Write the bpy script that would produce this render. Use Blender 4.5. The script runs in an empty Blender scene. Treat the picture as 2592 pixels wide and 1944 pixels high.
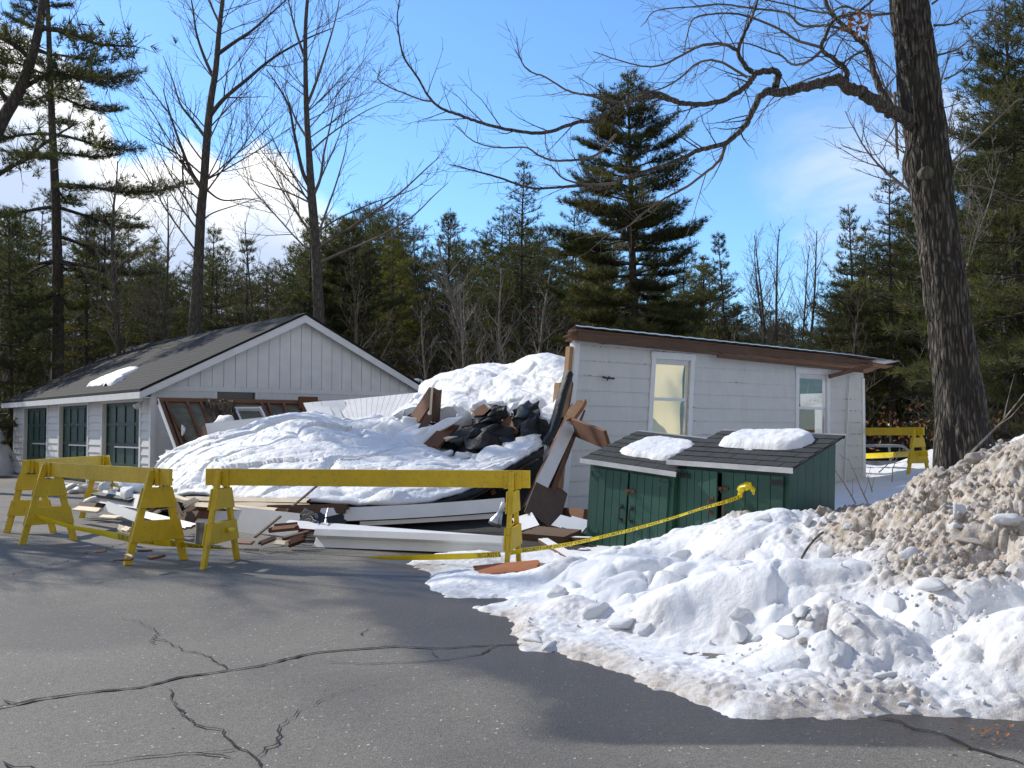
import bpy, bmesh, math, random
import numpy as np
from mathutils import Vector, Matrix, Euler

# ------------------------------------------------------------------ camera, sky, sun, exposure
SC = bpy.context.scene
COL = SC.collection
F = 1036.0; PITCH = math.radians(2.54); EYE = 1.45
cd = bpy.data.cameras.new("camera"); CAM = bpy.data.objects.new("camera", cd); COL.objects.link(CAM)
cd.sensor_width = 36.0; cd.lens = F * 36.0 / 1024.0; cd.clip_start = 0.1; cd.clip_end = 3000
CAM.location = (0, 0, EYE); CAM.rotation_euler = (math.radians(90) + PITCH, 0, 0)
SC.camera = CAM
SC.render.resolution_x, SC.render.resolution_y = 1024, 768
SC.view_settings.view_transform = 'Standard'; SC.view_settings.look = 'None'
SC.view_settings.gamma = 1.0; SC.view_settings.exposure = 0.12
SC.cycles.max_bounces = 6; SC.cycles.diffuse_bounces = 3; SC.cycles.glossy_bounces = 3
SC.cycles.transparent_max_bounces = 8; SC.cycles.transmission_bounces = 4
SC.cycles.use_denoising = True
SC.cycles.sample_clamp_indirect = 6.0

SUN_H = (-0.80, 0.60); SUN_EL = math.radians(36)
sx, sy = SUN_H; n_ = math.hypot(sx, sy); sx /= n_; sy /= n_
SUN = Vector((sx * math.cos(SUN_EL), sy * math.cos(SUN_EL), math.sin(SUN_EL)))
sl = bpy.data.lights.new("sun", 'SUN'); sl.energy = 4.1; sl.angle = math.radians(0.5); sl.color = (1.0, 0.935, 0.82)
so = bpy.data.objects.new("sun", sl); COL.objects.link(so)
so.rotation_euler = (-SUN).to_track_quat('-Z', 'Y').to_euler(); so.location = (-40, 30, 40)

W = bpy.data.worlds.new("World"); SC.world = W; W.use_nodes = True
def build_world():
    nt = W.node_tree; nt.nodes.clear(); N = nt.nodes.new; L = nt.links.new
    out = N('ShaderNodeOutputWorld'); bg = N('ShaderNodeBackground'); bg.inputs[1].default_value = 0.145
    L(bg.outputs[0], out.inputs[0])
    sky = N('ShaderNodeTexSky'); sky.sky_type = 'NISHITA'; sky.sun_disc = False
    sky.sun_elevation = SUN_EL; sky.sun_rotation = math.atan2(sx, sy)
    sky.air_density = 1.0; sky.dust_density = 0.3; sky.ozone_density = 2.5; sky.altitude = 100
    tc = N('ShaderNodeTexCoord'); sep = N('ShaderNodeSeparateXYZ'); L(tc.outputs['Generated'], sep.inputs[0])
    def M(op, a, b=None, c=None, clamp=False):
        m = N('ShaderNodeMath'); m.operation = op; m.use_clamp = clamp
        for i, v in enumerate((a, b, c)):
            if v is None: continue
            if isinstance(v, (int, float)): m.inputs[i].default_value = v
            else: L(v, m.inputs[i])
        return m.outputs[0]
    az = M('ARCTAN2', sep.outputs[0], sep.outputs[1]); el = M('ARCSINE', sep.outputs[2])
    # horizon-to-azimuth profile of the cumulus bank: top elevation (deg) by azimuth (deg)
    rp = N('ShaderNodeValToRGB'); cr = rp.color_ramp; cr.interpolation = 'EASE'
    prof = [(-60, 12), (-38, 15), (-30, 19.5), (-26, 19), (-23.5, 18), (-21.8, 15.8), (-20.8, 13.6), (-19.2, 14.6), (-17.2, 14.8), (-15.6, 13.6), (-14, 15), (-12.6, 14.7), (-11.2, 12.6), (-8, 10.6), (-4, 8), (2, 4), (8, 2.5), (14, 3), (40, 4)]
    A0, A1 = -60.0, 40.0
    while len(cr.elements) < len(prof): cr.elements.new(0.5)
    for e, (a, t) in zip(cr.elements, prof):
        e.position = (a - A0) / (A1 - A0)
    for e, (a, t) in zip(cr.elements, prof):
        e.color = (t / 30.0,) * 3 + (1,)
    L(M('DIVIDE', M('SUBTRACT', az, math.radians(A0)), math.radians(A1 - A0)), rp.inputs[0])
    top = M('SUBTRACT', M('MULTIPLY', rp.outputs[0], math.radians(30)), math.radians(-0.6))
    def noise(scale, det, rough, warp=0.0):
        n = N('ShaderNodeTexNoise'); n.inputs['Scale'].default_value = scale; n.inputs['Detail'].default_value = det
        n.inputs['Roughness'].default_value = rough; n.inputs['Distortion'].default_value = warp
        L(tc.outputs['Generated'], n.inputs['Vector']); return n.outputs[0]
    nz = noise(11, 8, 0.58, 0.25); nb = noise(38, 6, 0.6)
    d = M('SUBTRACT', M('ADD', top, M('ADD', M('MULTIPLY', M('SUBTRACT', nz, 0.5), 0.075), M('MULTIPLY', M('SUBTRACT', nb, 0.5), 0.022))), el)
    def smooth(v, a, b):
        m = N('ShaderNodeMapRange'); m.interpolation_type = 'SMOOTHSTEP'; L(v, m.inputs[0])
        m.inputs[1].default_value = a; m.inputs[2].default_value = b; return m.outputs[0]
    soft = smooth(az, math.radians(-13), math.radians(-6))          # bank frays out towards the pines
    edge = M('ADD', 0.02, M('MULTIPLY', soft, 0.12))
    mask = M('DIVIDE', d, edge, clamp=True)
    fade = M('SUBTRACT', 1.0, M('MULTIPLY', smooth(az, math.radians(-10), math.radians(5)), 0.62))
    mask = M('MULTIPLY', mask, fade)
    body = smooth(d, 0.015, 0.11)                                     # sunlit rims over a greyer body
    cc = N('ShaderNodeMixRGB'); L(body, cc.inputs[0]); cc.inputs[1].default_value = (8.8, 8.8, 8.6, 1); cc.inputs[2].default_value = (4.1, 4.9, 6.4, 1)
    # thin torn wisps elsewhere
    nw = noise(4.5, 7, 0.6, 0.5)
    wz = M('MULTIPLY', smooth(nw, 0.54, 0.72), smooth(az, math.radians(11), math.radians(19)))
    wz = M('MULTIPLY', wz, 0.62)
    m1 = N('ShaderNodeMixRGB'); L(wz, m1.inputs[0]); m1.inputs[2].default_value = (6.3, 6.6, 7.4, 1)
    tint = N('ShaderNodeMixRGB'); tint.blend_type = 'MULTIPLY'; tint.inputs[0].default_value = 1; tint.inputs[2].default_value = (0.78, 1.07, 1.35, 1)
    L(sky.outputs[0], tint.inputs[1]); L(tint.outputs[0], m1.inputs[1])
    m2 = N('ShaderNodeMixRGB'); L(mask, m2.inputs[0]); L(m1.outputs[0], m2.inputs[1]); L(cc.outputs[0], m2.inputs[2])
    # unseen broken cloud added behind the camera to fill and neutralise the shade
    nr = noise(2.6, 6, 0.55, 0.3)
    rear = M('MULTIPLY', smooth(nr, 0.40, 0.56), smooth(M('MULTIPLY', sep.outputs[1], -1.0), -0.12, 0.30))
    m3 = N('ShaderNodeMixRGB'); L(rear, m3.inputs[0]); L(m2.outputs[0], m3.inputs[1]); m3.inputs[2].default_value = (3.3, 3.15, 2.95, 1)
    L(m3.outputs[0], bg.inputs[0])
build_world()

# ------------------------------------------------------------------ helpers
cp_, sp_ = math.cos(PITCH), math.sin(PITCH)
def ray(px, py):
    a = (px - 512) / F; b = (384 - py) / F
    y = cp_ - b * sp_; z = sp_ + b * cp_
    return a / y, z / y
def P(px, py, d):
    x, z = ray(px, py); return Vector((x * d, d, EYE + z * d))
def G(px, py, z=0.0):
    x, t = ray(px, py); d = (z - EYE) / t; return Vector((x * d, d, z))
K = 1024 / 2592.0
def Q(x, y, d): return P(x * 1024 / 2212, y * 1024 / 2212, d)          # a point measured on the 2212-wide view
def Z1(x, y): return (x * .42195 * K, (760 + y * .42195) * K)
def Z2(x, y): return ((380 + x * .3255) * K, (900 + y * .3255) * K)
def Z3(x, y): return ((960 + x * .36166) * K, (880 + y * .36166) * K)
def Z4(x, y): return ((1380 + x * .41591) * K, (780 + y * .41591) * K)
def Z5(x, y): return ((1000 + x * .40687) * K, (1240 + y * .40687) * K)
def Z6(x, y): return ((1800 + x * .52071) * K, (1080 + y * .52071) * K)
def Z9(x, y): return ((240 + x * .23508) * K, (1200 + y * .23508) * K)

class MB:
    def __init__(s): s.v = []; s.f = []; s.m = []
    def add(s, vs, fs, mi=0):
        o = len(s.v); s.v.extend([tuple(v) for v in vs]); s.f.extend([tuple(i + o for i in f) for f in fs]); s.m.extend([mi] * len(fs)); return s
    def box(s, a, b, mi=0):
        (x0, y0, z0), (x1, y1, z1) = a, b
        return s.add([(x0,y0,z0),(x1,y0,z0),(x1,y1,z0),(x0,y1,z0),(x0,y0,z1),(x1,y0,z1),(x1,y1,z1),(x0,y1,z1)],
              [(0,3,2,1),(4,5,6,7),(0,1,5,4),(1,2,6,5),(2,3,7,6),(3,0,4,7)], mi)
    def hexa(s, vs, mi=0):
        return s.add(vs, [(0,3,2,1),(4,5,6,7),(0,1,5,4),(1,2,6,5),(2,3,7,6),(3,0,4,7)], mi)
    def beam(s, p0, p1, w, h, up=(0,0,1), mi=0):
        p0, p1 = Vector(p0), Vector(p1); d = (p1 - p0).normalized(); u = Vector(up)
        r = d.cross(u)
        if r.length < 1e-4: r = d.cross(Vector((1,0,0)))
        r.normalize(); u = r.cross(d)
        r *= w/2; u *= h/2
        return s.hexa([p0-r-u, p0+r-u, p1+r-u, p1-r-u, p0-r+u, p0+r+u, p1+r+u, p1-r+u], mi)
    def prism(s, poly, z0, z1, ax=2, mi=0):
        n = len(poly)
        def mk(p, z):
            return (p[0], p[1], z) if ax == 2 else ((p[0], z, p[1]) if ax == 1 else (z, p[0], p[1]))
        s.add([mk(p, z0) for p in poly] + [mk(p, z1) for p in poly],
              [tuple(range(n-1, -1, -1)), tuple(range(n, 2*n))] + [(i, (i+1) % n, n + (i+1) % n, n + i) for i in range(n)], mi); return s
    def tube(s, pts, rad, n=6, mi=0, cap=True):
        pts = [Vector(p) for p in pts]; k = len(pts)
        if not hasattr(rad, '__len__'): rad = [rad] * k
        u = None; vs = []; cs = [(math.cos(2*math.pi*i/n), math.sin(2*math.pi*i/n)) for i in range(n)]
        for i, p in enumerate(pts):
            d = pts[min(i+1, k-1)] - pts[max(i-1, 0)]
            if d.length < 1e-9: d = Vector((0,0,1))
            d.normalize()
            if u is None:
                u = d.cross(Vector((.3,.2,1)) if abs(d.z) < .9 else Vector((1,.1,0))).normalized()
            else:
                u = u - d * u.dot(d)
                if u.length < 1e-6: u = d.orthogonal()
                u.normalize()
            w = d.cross(u); r = rad[i]
            for c, q in cs: vs.append((p.x + (u.x*c + w.x*q)*r, p.y + (u.y*c + w.y*q)*r, p.z + (u.z*c + w.z*q)*r))
        fs = [(i*n+j, i*n+(j+1) % n, (i+1)*n+(j+1) % n, (i+1)*n+j) for i in range(k-1) for j in range(n)]
        if cap: fs += [tuple(range(n-1,-1,-1)), tuple(range((k-1)*n, k*n))]
        return s.add(vs, fs, mi)
    def grid(s, arr, mi=0):                        # (nv, nu, 3)
        nv, nu = arr.shape[:2]
        return s.add(arr.reshape(-1, 3).tolist(), [(j*nu+i, j*nu+i+1, (j+1)*nu+i+1, (j+1)*nu+i) for j in range(nv-1) for i in range(nu-1)], mi)
    def mesh(s, name, mats, off=None, smooth=False):
        me = bpy.data.meshes.new(name)
        v = s.v if off is None else [(a[0]-off[0], a[1]-off[1], a[2]-off[2]) for a in s.v]
        me.from_pydata(v, [], s.f)
        for m in (mats if isinstance(mats, (list, tuple)) else [mats]): me.materials.append(m)
        if any(s.m): me.polygons.foreach_set('material_index', np.array(s.m, dtype=np.int32))
        if smooth: me.polygons.foreach_set('use_smooth', np.ones(len(s.f), dtype=bool))
        me.update(); return me

def tag(o, label=None, cat=None, group=None, kind=None):
    if label: o['label'] = label
    if cat: o['category'] = cat
    if group: o['group'] = group
    if kind: o['kind'] = kind
    return o
def link(name, me, parent=None):
    o = bpy.data.objects.new(name, me); COL.objects.link(o)
    if parent is not None: o.parent = parent
    return o
def thing(name, label, cat, loc=(0,0,0), rot=(0,0,0), group=None):
    o = bpy.data.objects.new(name, None); COL.objects.link(o); o.empty_display_size = .2
    o.location = loc; o.rotation_euler = rot
    return tag(o, label, cat, group)
def part(name, mb, mats, parent, world=None, label=None, smooth=False, bevel=0):
    """mesh part; world = the root location when mb was written in world coordinates"""
    o = link(name, mb.mesh(name, mats, world, smooth), parent)
    if label: o['label'] = label
    if bevel:
        b = o.modifiers.new('bevel', 'BEVEL'); b.width = bevel; b.segments = 2; b.limit_method = 'ANGLE'
    return o
def single(name, mb, mats, label, cat, origin=None, group=None, smooth=False, bevel=0, kind=None):
    if origin is None: origin = np.array(mb.v).mean(axis=0)
    o = link(name, mb.mesh(name, mats, origin, smooth)); o.location = origin
    if bevel:
        b = o.modifiers.new('bevel', 'BEVEL'); b.width = bevel; b.segments = 2; b.limit_method = 'ANGLE'
    return tag(o, label, cat, group, kind)
def npmesh(name, v, quads, mats, smooth=True, attrs=None, tris=None):
    me = bpy.data.meshes.new(name); v = np.asarray(v, dtype=np.float32)
    fl = quads if tris is None else tris; k = 4 if tris is None else 3
    fl = np.asarray(fl, dtype=np.int32)
    me.vertices.add(len(v)); me.vertices.foreach_set('co', v.ravel())
    me.loops.add(len(fl)*k); me.loops.foreach_set('vertex_index', fl.ravel())
    me.polygons.add(len(fl)); me.polygons.foreach_set('loop_start', np.arange(0, len(fl)*k, k, dtype=np.int32))
    for m in (mats if isinstance(mats, (list, tuple)) else [mats]): me.materials.append(m)
    if smooth: me.polygons.foreach_set('use_smooth', np.ones(len(fl), dtype=bool))
    me.update(calc_edges=True); me.validate()
    for nm, a in (attrs or {}).items():
        at = me.attributes.new(nm, 'FLOAT', 'POINT'); at.data.foreach_set('value', np.asarray(a, dtype=np.float32))
    return me
def gridfaces(nv, nu):
    j, i = np.meshgrid(np.arange(nv-1), np.arange(nu-1), indexing='ij'); a = (j*nu+i).ravel()
    return np.stack([a, a+1, a+nu+1, a+nu], 1)

# numpy noise ------------------------------------------------------
def _h(ix, iy, iz, seed):
    n = (ix.astype(np.int64)*374761393 + iy.astype(np.int64)*668265263 + iz.astype(np.int64)*2147483647 + seed*974711) & 0xffffffff
    n = ((n ^ (n >> 13)) * 1274126177) & 0xffffffff
    n = ((n ^ (n >> 16)) * 2246822519) & 0xffffffff
    return ((n ^ (n >> 15)) & 0xffffff) / float(0xffffff)
def vn(p, seed=0):
    i = np.floor(p); f = p - i; f = f*f*f*(f*(f*6-15)+10); i = i.astype(np.int64); r = 0
    for dx in (0,1):
        for dy in (0,1):
            for dz in (0,1):
                w = (f[:,0] if dx else 1-f[:,0])*(f[:,1] if dy else 1-f[:,1])*(f[:,2] if dz else 1-f[:,2])
                r = r + w*_h(i[:,0]+dx, i[:,1]+dy, i[:,2]+dz, seed)
    return r*2-1
def fbm(p, oct=4, seed=0, gain=.5):
    r = 0; a = 1; s = 0
    for k in range(oct):
        r = r + a*vn(p*(2.03**k)+17.3*k, seed+k); s += a; a *= gain
    return r/s
def billow(p, oct=3, seed=0, gain=.5):
    r = 0; a = 1; s = 0
    for k in range(oct):
        r = r + a*np.abs(vn(p*(2.1**k)+11.1*k, seed+k)); s += a; a *= gain
    return r/s
def worley(p, seed=0):
    i = np.floor(p).astype(np.int64); f1 = np.full(len(p), 9.0); f2 = np.full(len(p), 9.0); cid = np.zeros(len(p))
    for dx in (-1,0,1):
        for dy in (-1,0,1):
            for dz in (-1,0,1):
                c = i + np.array([dx,dy,dz])
                q = np.stack([c[:,0]+_h(c[:,0],c[:,1],c[:,2],seed), c[:,1]+_h(c[:,0],c[:,1],c[:,2],seed+1), c[:,2]+_h(c[:,0],c[:,1],c[:,2],seed+2)], 1)
                d = np.sqrt(((p-q)**2).sum(1)); h = _h(c[:,0],c[:,1],c[:,2],seed+3)
                nw = d < f1
                f2 = np.where(nw, f1, np.minimum(f2, d)); cid = np.where(nw, h, cid); f1 = np.where(nw, d, f1)
    return f1, f2, cid
def sstep(a, b, x):
    t = np.clip((x-a)/(b-a), 0, 1); return t*t*(3-2*t)
def catmull(pts, n):
    """pts (k, ...) -> n samples through them"""
    pts = np.asarray(pts, float); k = len(pts)
    e = np.concatenate([[2*pts[0]-pts[1]], pts, [2*pts[-1]-pts[-2]]])
    t = np.linspace(0, k-1, n); i = np.minimum(t.astype(int), k-2); u = (t-i).reshape((-1,)+(1,)*(pts.ndim-1))
    a, b, c, d = e[i], e[i+1], e[i+2], e[i+3]
    return .5*(2*b + (c-a)*u + (2*a-5*b+4*c-d)*u*u + (3*b-a-3*c+d)*u**3)
def patch(rows, nv, nu):
    """rows of control points (same count) -> (nv, nu, 3)"""
    R = np.array([catmull([tuple(p) for p in r], nu) for r in rows])
    return catmull(R, nv)
def gnormal(a):
    du = np.gradient(a, axis=1); dv = np.gradient(a, axis=0); n = np.cross(du, dv)
    return n/np.maximum(np.linalg.norm(n, axis=2, keepdims=True), 1e-9)
def tps(pts, h, lam=1e-3):
    pts = np.asarray(pts, float); h = np.asarray(h, float); n = len(pts)
    def U(r2): return np.where(r2 > 1e-12, .5*r2*np.log(np.maximum(r2, 1e-12)), 0)
    D = ((pts[:,None]-pts[None])**2).sum(2)
    A = np.zeros((n+3, n+3)); A[:n,:n] = U(D)+lam*np.eye(n); A[:n,n] = 1; A[:n,n+1:] = pts; A[n:,:n] = A[:n,n:].T
    w = np.linalg.solve(A, np.concatenate([h, [0,0,0]]))
    def f(q):
        out = np.empty(len(q))
        for s in range(0, len(q), 20000):
            b = q[s:s+20000]; out[s:s+20000] = U(((b[:,None]-pts[None])**2).sum(2))@w[:n] + w[n] + b@w[n+1:]
        return out
    return f

# ------------------------------------------------------------------ materials
class NT:
    def __init__(s, name):
        s.m = bpy.data.materials.new(name); s.m.use_nodes = True; s.t = s.m.node_tree
        s.b = s.t.nodes['Principled BSDF']; s.out = s.t.nodes['Material Output']
    def n(s, ty, **kw):
        x = s.t.nodes.new(ty)
        for k, v in kw.items(): setattr(x, k, v)
        return x
    def l(s, a, b): s.t.links.new(a, b)
    def co(s, kind='Object', scale=(1,1,1), rot=(0,0,0)):
        tc = s.n('ShaderNodeTexCoord'); mp = s.n('ShaderNodeMapping'); mp.inputs['Scale'].default_value = scale; mp.inputs['Rotation'].default_value = rot
        s.l(tc.outputs[kind], mp.inputs[0]); return mp.outputs[0]
    def noise(s, vec, scale=5, det=4, rough=.55, dist=0):
        x = s.n('ShaderNodeTexNoise'); x.inputs['Scale'].default_value = scale; x.inputs['Detail'].default_value = det
        x.inputs['Roughness'].default_value = rough; x.inputs['Distortion'].default_value = dist; s.l(vec, x.inputs['Vector']); return x.outputs[0]
    def vor(s, vec, scale=5, feat='F1', out=0):
        x = s.n('ShaderNodeTexVoronoi', feature=feat); x.inputs['Scale'].default_value = scale; s.l(vec, x.inputs['Vector']); return x.outputs[out]
    def rng(s, v, a, b, c=0, d=1, smooth=False):
        x = s.n('ShaderNodeMapRange'); x.interpolation_type = 'SMOOTHSTEP' if smooth else 'LINEAR'
        s.l(v, x.inputs[0])
        for i, q in zip((1,2,3,4), (a,b,c,d)): x.inputs[i].default_value = q
        return x.outputs[0]
    def mix(s, f, a, b, mode='MIX'):
        x = s.n('ShaderNodeMixRGB', blend_type=mode)
        for i, v in enumerate((f, a, b)):
            if isinstance(v, (int, float)): x.inputs[i].default_value = v
            elif isinstance(v, (tuple, list)): x.inputs[i].default_value = tuple(v)[:3] + (1,)
            else: s.l(v, x.inputs[i])
        return x.outputs[0]
    def math(s, op, a, b=0.0, clamp=False):
        x = s.n('ShaderNodeMath', operation=op, use_clamp=clamp)
        for i, v in enumerate((a, b)):
            if isinstance(v, (int, float)): x.inputs[i].default_value = v
            else: s.l(v, x.inputs[i])
        return x.outputs[0]
    def attr(s, name):
        x = s.n('ShaderNodeAttribute', attribute_name=name); return x.outputs['Fac']
    def rand(s): return s.n('ShaderNodeObjectInfo').outputs['Random']
    def bump(s, h, strength=.3, dist=.02):
        x = s.n('ShaderNodeBump'); x.inputs['Strength'].default_value = strength; x.inputs['Distance'].default_value = dist
        s.l(h, x.inputs['Height']); s.l(x.outputs[0], s.b.inputs['Normal']); return x
    def set(s, col=None, rough=None, **kw):
        if col is not None:
            if isinstance(col, (tuple, list)): s.b.inputs['Base Color'].default_value = tuple(col)[:3] + (1,)
            else: s.l(col, s.b.inputs['Base Color'])
        if rough is not None:
            if isinstance(rough, (int, float)): s.b.inputs['Roughness'].default_value = rough
            else: s.l(rough, s.b.inputs['Roughness'])
        for k, v in kw.items(): s.b.inputs[k].default_value = v
        return s.m

def m_noise(name, c1, c2, scale=6, rough=.7, bump=.15, stretch=(1,1,1), det=5, lo=.35, hi=.65, bd=.01, coord='Object', c3=None, s3=40, metal=0):
    t = NT(name); v = t.co(coord, stretch); n = t.noise(v, scale, det, .6)
    col = t.mix(t.rng(n, lo, hi), c1, c2)
    if c3 is not None:
        col = t.mix(t.rng(t.noise(v, s3, 3), .58, .68), col, c3)
    t.set(col, rough, Metallic=metal)
    if bump: t.bump(t.noise(v, scale*3, 4), bump, bd)
    return t.m

def m_snow():
    t = NT('snow'); v = t.co('Object'); d = t.attr('dirt')
    n = t.noise(v, 18, 5, .6); n2 = t.noise(v, 130, 2, .6)
    dirt = t.math('MULTIPLY', d, t.rng(n, .25, .6, .35, 1.0), True)
    c = t.mix(t.rng(n2, .35, .7), (.24,.18,.12), (.51,.42,.315))
    c = t.mix(dirt, (.81,.825,.845), c)
    speck = t.math('MULTIPLY', t.rng(t.noise(v, 55, 2, .7), .70, .76), t.rng(t.noise(v, 3.1, 3), .5, .62))
    c = t.mix(t.math('MULTIPLY', speck, .5), c, (.25,.2,.15))
    t.set(c, .55)
    t.b.inputs['Specular IOR Level'].default_value = .35
    t.b.inputs['Subsurface Weight'].default_value = .12; t.b.inputs['Subsurface Radius'].default_value = (.03,.04,.05); t.b.inputs['Subsurface Scale'].default_value = 1
    h = t.math('ADD', t.math('MULTIPLY', t.noise(v, 26, 5, .6), .7), t.math('MULTIPLY', t.noise(v, 160, 3, .6), .25))
    t.bump(h, .7, .022); return t.m
def m_asphalt():
    t = NT('asphalt'); v = t.co('Object'); wet = t.attr('wet')
    n = t.noise(v, .55, 5, .6); s = t.vor(v, 95); s2 = t.vor(v, 95, out=1); fine = t.noise(v, 220, 2)
    base = t.mix(t.rng(n, .3, .7), (.142,.129,.108), (.205,.187,.157))
    sep = t.n('ShaderNodeSeparateColor'); t.l(s2, sep.inputs[0])
    base = t.mix(t.rng(sep.outputs[0], .0, 1.0, 0, .85), t.mix(.4, base, (.052,.047,.041)), t.mix(.22, base, (.40,.38,.34)))
    base = t.mix(t.rng(sep.outputs[1], .993, .998), base, (.55,.53,.49))
    patch_ = t.rng(t.noise(v, .32, 3, .5, .3), .52, .6)
    base = t.mix(t.math('MULTIPLY', patch_, .3), base, (.06,.06,.062))
    w = t.rng(t.math('ADD', wet, t.math('MULTIPLY', t.math('SUBTRACT', t.noise(v, 2.2, 4), .5), .7)), .30, .78, 0, 1, True)
    col = t.mix(w, base, t.mix(1, base, (.42,.385,.34), 'MULTIPLY'))
    t.set(col, t.rng(w, 0, 1, .82, .45)); t.b.inputs['Specular IOR Level'].default_value = .4
    t.bump(s, .5, .006); return t.m
def m_yellow():
    t = NT('worn_yellow_paint'); v = t.co('Object'); n = t.noise(v, 7, 5); r = t.rand()
    c = t.mix(t.rng(n, .3, .75), (.70,.47,.010), (.54,.37,.018))
    sc = t.math('MULTIPLY', t.rng(t.noise(v, 30, 5, .7), .56, .68), .55)
    c = t.mix(sc, c, (.22,.17,.05)); c = t.mix(t.math('MULTIPLY', t.rng(t.noise(t.co('Object',(1,1,4)), 45, 2), .68, .72), .8), c, (.09,.06,.03))
    t.set(c, .55); t.bump(t.noise(t.co('Object',(1,12,12)), 6, 3), .15, .004); return t.m
def m_wood(name, c1, c2, rough=.8, ends=None):
    t = NT(name); v = t.co('Object', (1.2,22,22)); n = t.noise(v, 2.4, 6, .65, .6); r = t.rand()
    c = t.mix(t.rng(n, .3, .7), c1, c2)
    c = t.mix(t.rng(t.noise(t.co('Object'), 3, 3), .45, .75, 0, .55), c, tuple(x*.45 for x in c1))
    c = t.mix(t.rng(r, 0, 1, .0, .35), c, tuple(x*1.5 for x in c2))
    t.set(c, rough); t.bump(n, .35, .006); return t.m
def m_whitewood(name='white_painted_wood', base=(.80,.80,.79)):
    t = NT(name); v = t.co('Object'); n = t.noise(v, 3, 5)
    c = t.mix(t.rng(n, .35, .8), base, tuple(x*.86 for x in base))
    st = t.rng(t.noise(t.co('Object', (1.5,20,20)), 3, 5, .7), .66, .74)
    c = t.mix(t.math('MULTIPLY', st, .75), c, (.22,.17,.12))
    t.set(c, .55); t.bump(t.noise(t.co('Object',(1,14,14)), 4, 3), .12, .004); return t.m
def m_siding(name, base, pitch, peel=.5, off=0.0):
    t = NT(name); v = t.co('Object'); sep = t.n('ShaderNodeSeparateXYZ'); t.l(v, sep.inputs[0])
    n = t.noise(v, 2.2, 5); c = t.mix(t.rng(n, .3, .8), base, tuple(x*.88 for x in base))
    c = t.mix(t.math('MULTIPLY', t.rng(t.noise(t.co('Object',(3,3,.6)), 3, 4), .55, .75), .25), c, (.45,.43,.38))
    if peel:
        fr = t.math('FRACT', t.math('DIVIDE', t.math('ADD', sep.outputs[2], 100*pitch+off), pitch))
        near = t.math('LESS_THAN', fr, .075)
        ch = t.rng(t.noise(t.co('Object',(6,6,.5)), 3.0, 5, .75), .60-.1*peel, .66-.1*peel)
        zone = t.rng(t.noise(v, .9, 2), .52, .62)
        k = t.math('MULTIPLY', t.math('MULTIPLY', near, ch), zone)
        c = t.mix(t.math('MULTIPLY', k, .9), c, (.07,.05,.035))
    t.set(c, .6); t.bump(t.noise(v, 25, 3), .12, .004); return t.m
def m_green():
    t = NT('green_painted_planks'); v = t.co('Object'); n = t.noise(v, 5, 5)
    c = t.mix(t.rng(n, .3, .75), (.013,.060,.042), (.023,.085,.060))
    sc = t.rng(t.noise(t.co('Object',(6,6,1)), 3, 5, .7), .62, .72)
    c = t.mix(t.math('MULTIPLY', sc, .45), c, (.10,.19,.15))
    chip = t.math('MULTIPLY', t.rng(t.noise(v, 16, 4, .7), .68, .7), .7); c = t.mix(chip, c, (.13,.10,.06))
    t.set(c, .5); t.bump(t.noise(t.co('Object',(14,14,1)), 4, 4), .2, .004); return t.m
def m_shingle(name, c1, c2, streak=True, scale=1):
    t = NT(name); v = t.co('Object'); g = t.noise(v, 120, 2, .7)
    c = t.mix(t.rng(g, .3, .7), c1, c2)
    if streak:
        s = t.noise(t.co('Object',(.5,3,9)), 2.2, 5, .65); c = t.mix(t.rng(s, .5, .72, 0, .8), c, tuple(min(1,x*1.5) for x in c2))
    r = t.noise(v, 3.5, 3); c = t.mix(t.rng(r, .35, .7, 0, .5), c, tuple(x*.5 for x in c1))
    t.set(c, .9); t.bump(g, .4, .005); return t.m
def m_bark(name, c1, c2, vs=(9,9,1.6), bs=.9, bd=.03):
    t = NT(name); v = t.co('Object', vs); n = t.noise(v, 2.2, 6, .65, .4); vr = t.vor(v, 2.6, 'DISTANCE_TO_EDGE')
    h = t.math('SUBTRACT', t.math('ADD', t.rng(vr, 0, .3), t.math('MULTIPLY', n, .7)), t.math('MULTIPLY', t.attr('cav'), .9))
    c = t.mix(t.rng(h, .25, 1.1), c1, c2); c = t.mix(t.rng(t.noise(t.co('Object'), 1.4, 3), .5, .75, 0, .35), c, (.09,.10,.06))
    t.set(c, .9); t.bump(h, bs, bd); return t.m
def m_needles(name, dark, light, olive):
    t = NT(name); r = t.rand(); v = t.co('Object'); n = t.noise(v, 1.1, 3)
    c = t.mix(t.rng(n, .3, .7), dark, light); c = t.mix(t.math('MULTIPLY', t.rng(n, .45, .7), t.rng(r, .35, 1, 0, .9)), c, olive)
    t.set(c, .6); t.b.inputs['Specular IOR Level'].default_value = .3
    tr = t.n('ShaderNodeBsdfTranslucent'); t.l(t.mix(1, c, (1.45,1.45,.7), 'MULTIPLY'), tr.inputs[0])
    mx = t.n('ShaderNodeMixShader'); mx.inputs[0].default_value = .38; t.l(t.b.outputs[0], mx.inputs[1]); t.l(tr.outputs[0], mx.inputs[2]); t.l(mx.outputs[0], t.out.inputs[0])
    return t.m
def m_ground():
    t = NT('woodland_floor'); v = t.co('Object'); n = t.noise(v, 1.2, 6, .65)
    c = t.mix(t.rng(n, .3, .7), (.05,.036,.022), (.13,.09,.055))
    s = t.rng(t.noise(v, .12, 4, .6), .50, .58); c = t.mix(s, c, (.8,.82,.85))
    t.set(c, .9); t.bump(t.noise(v, 9, 5), .6, .06); return t.m
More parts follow.
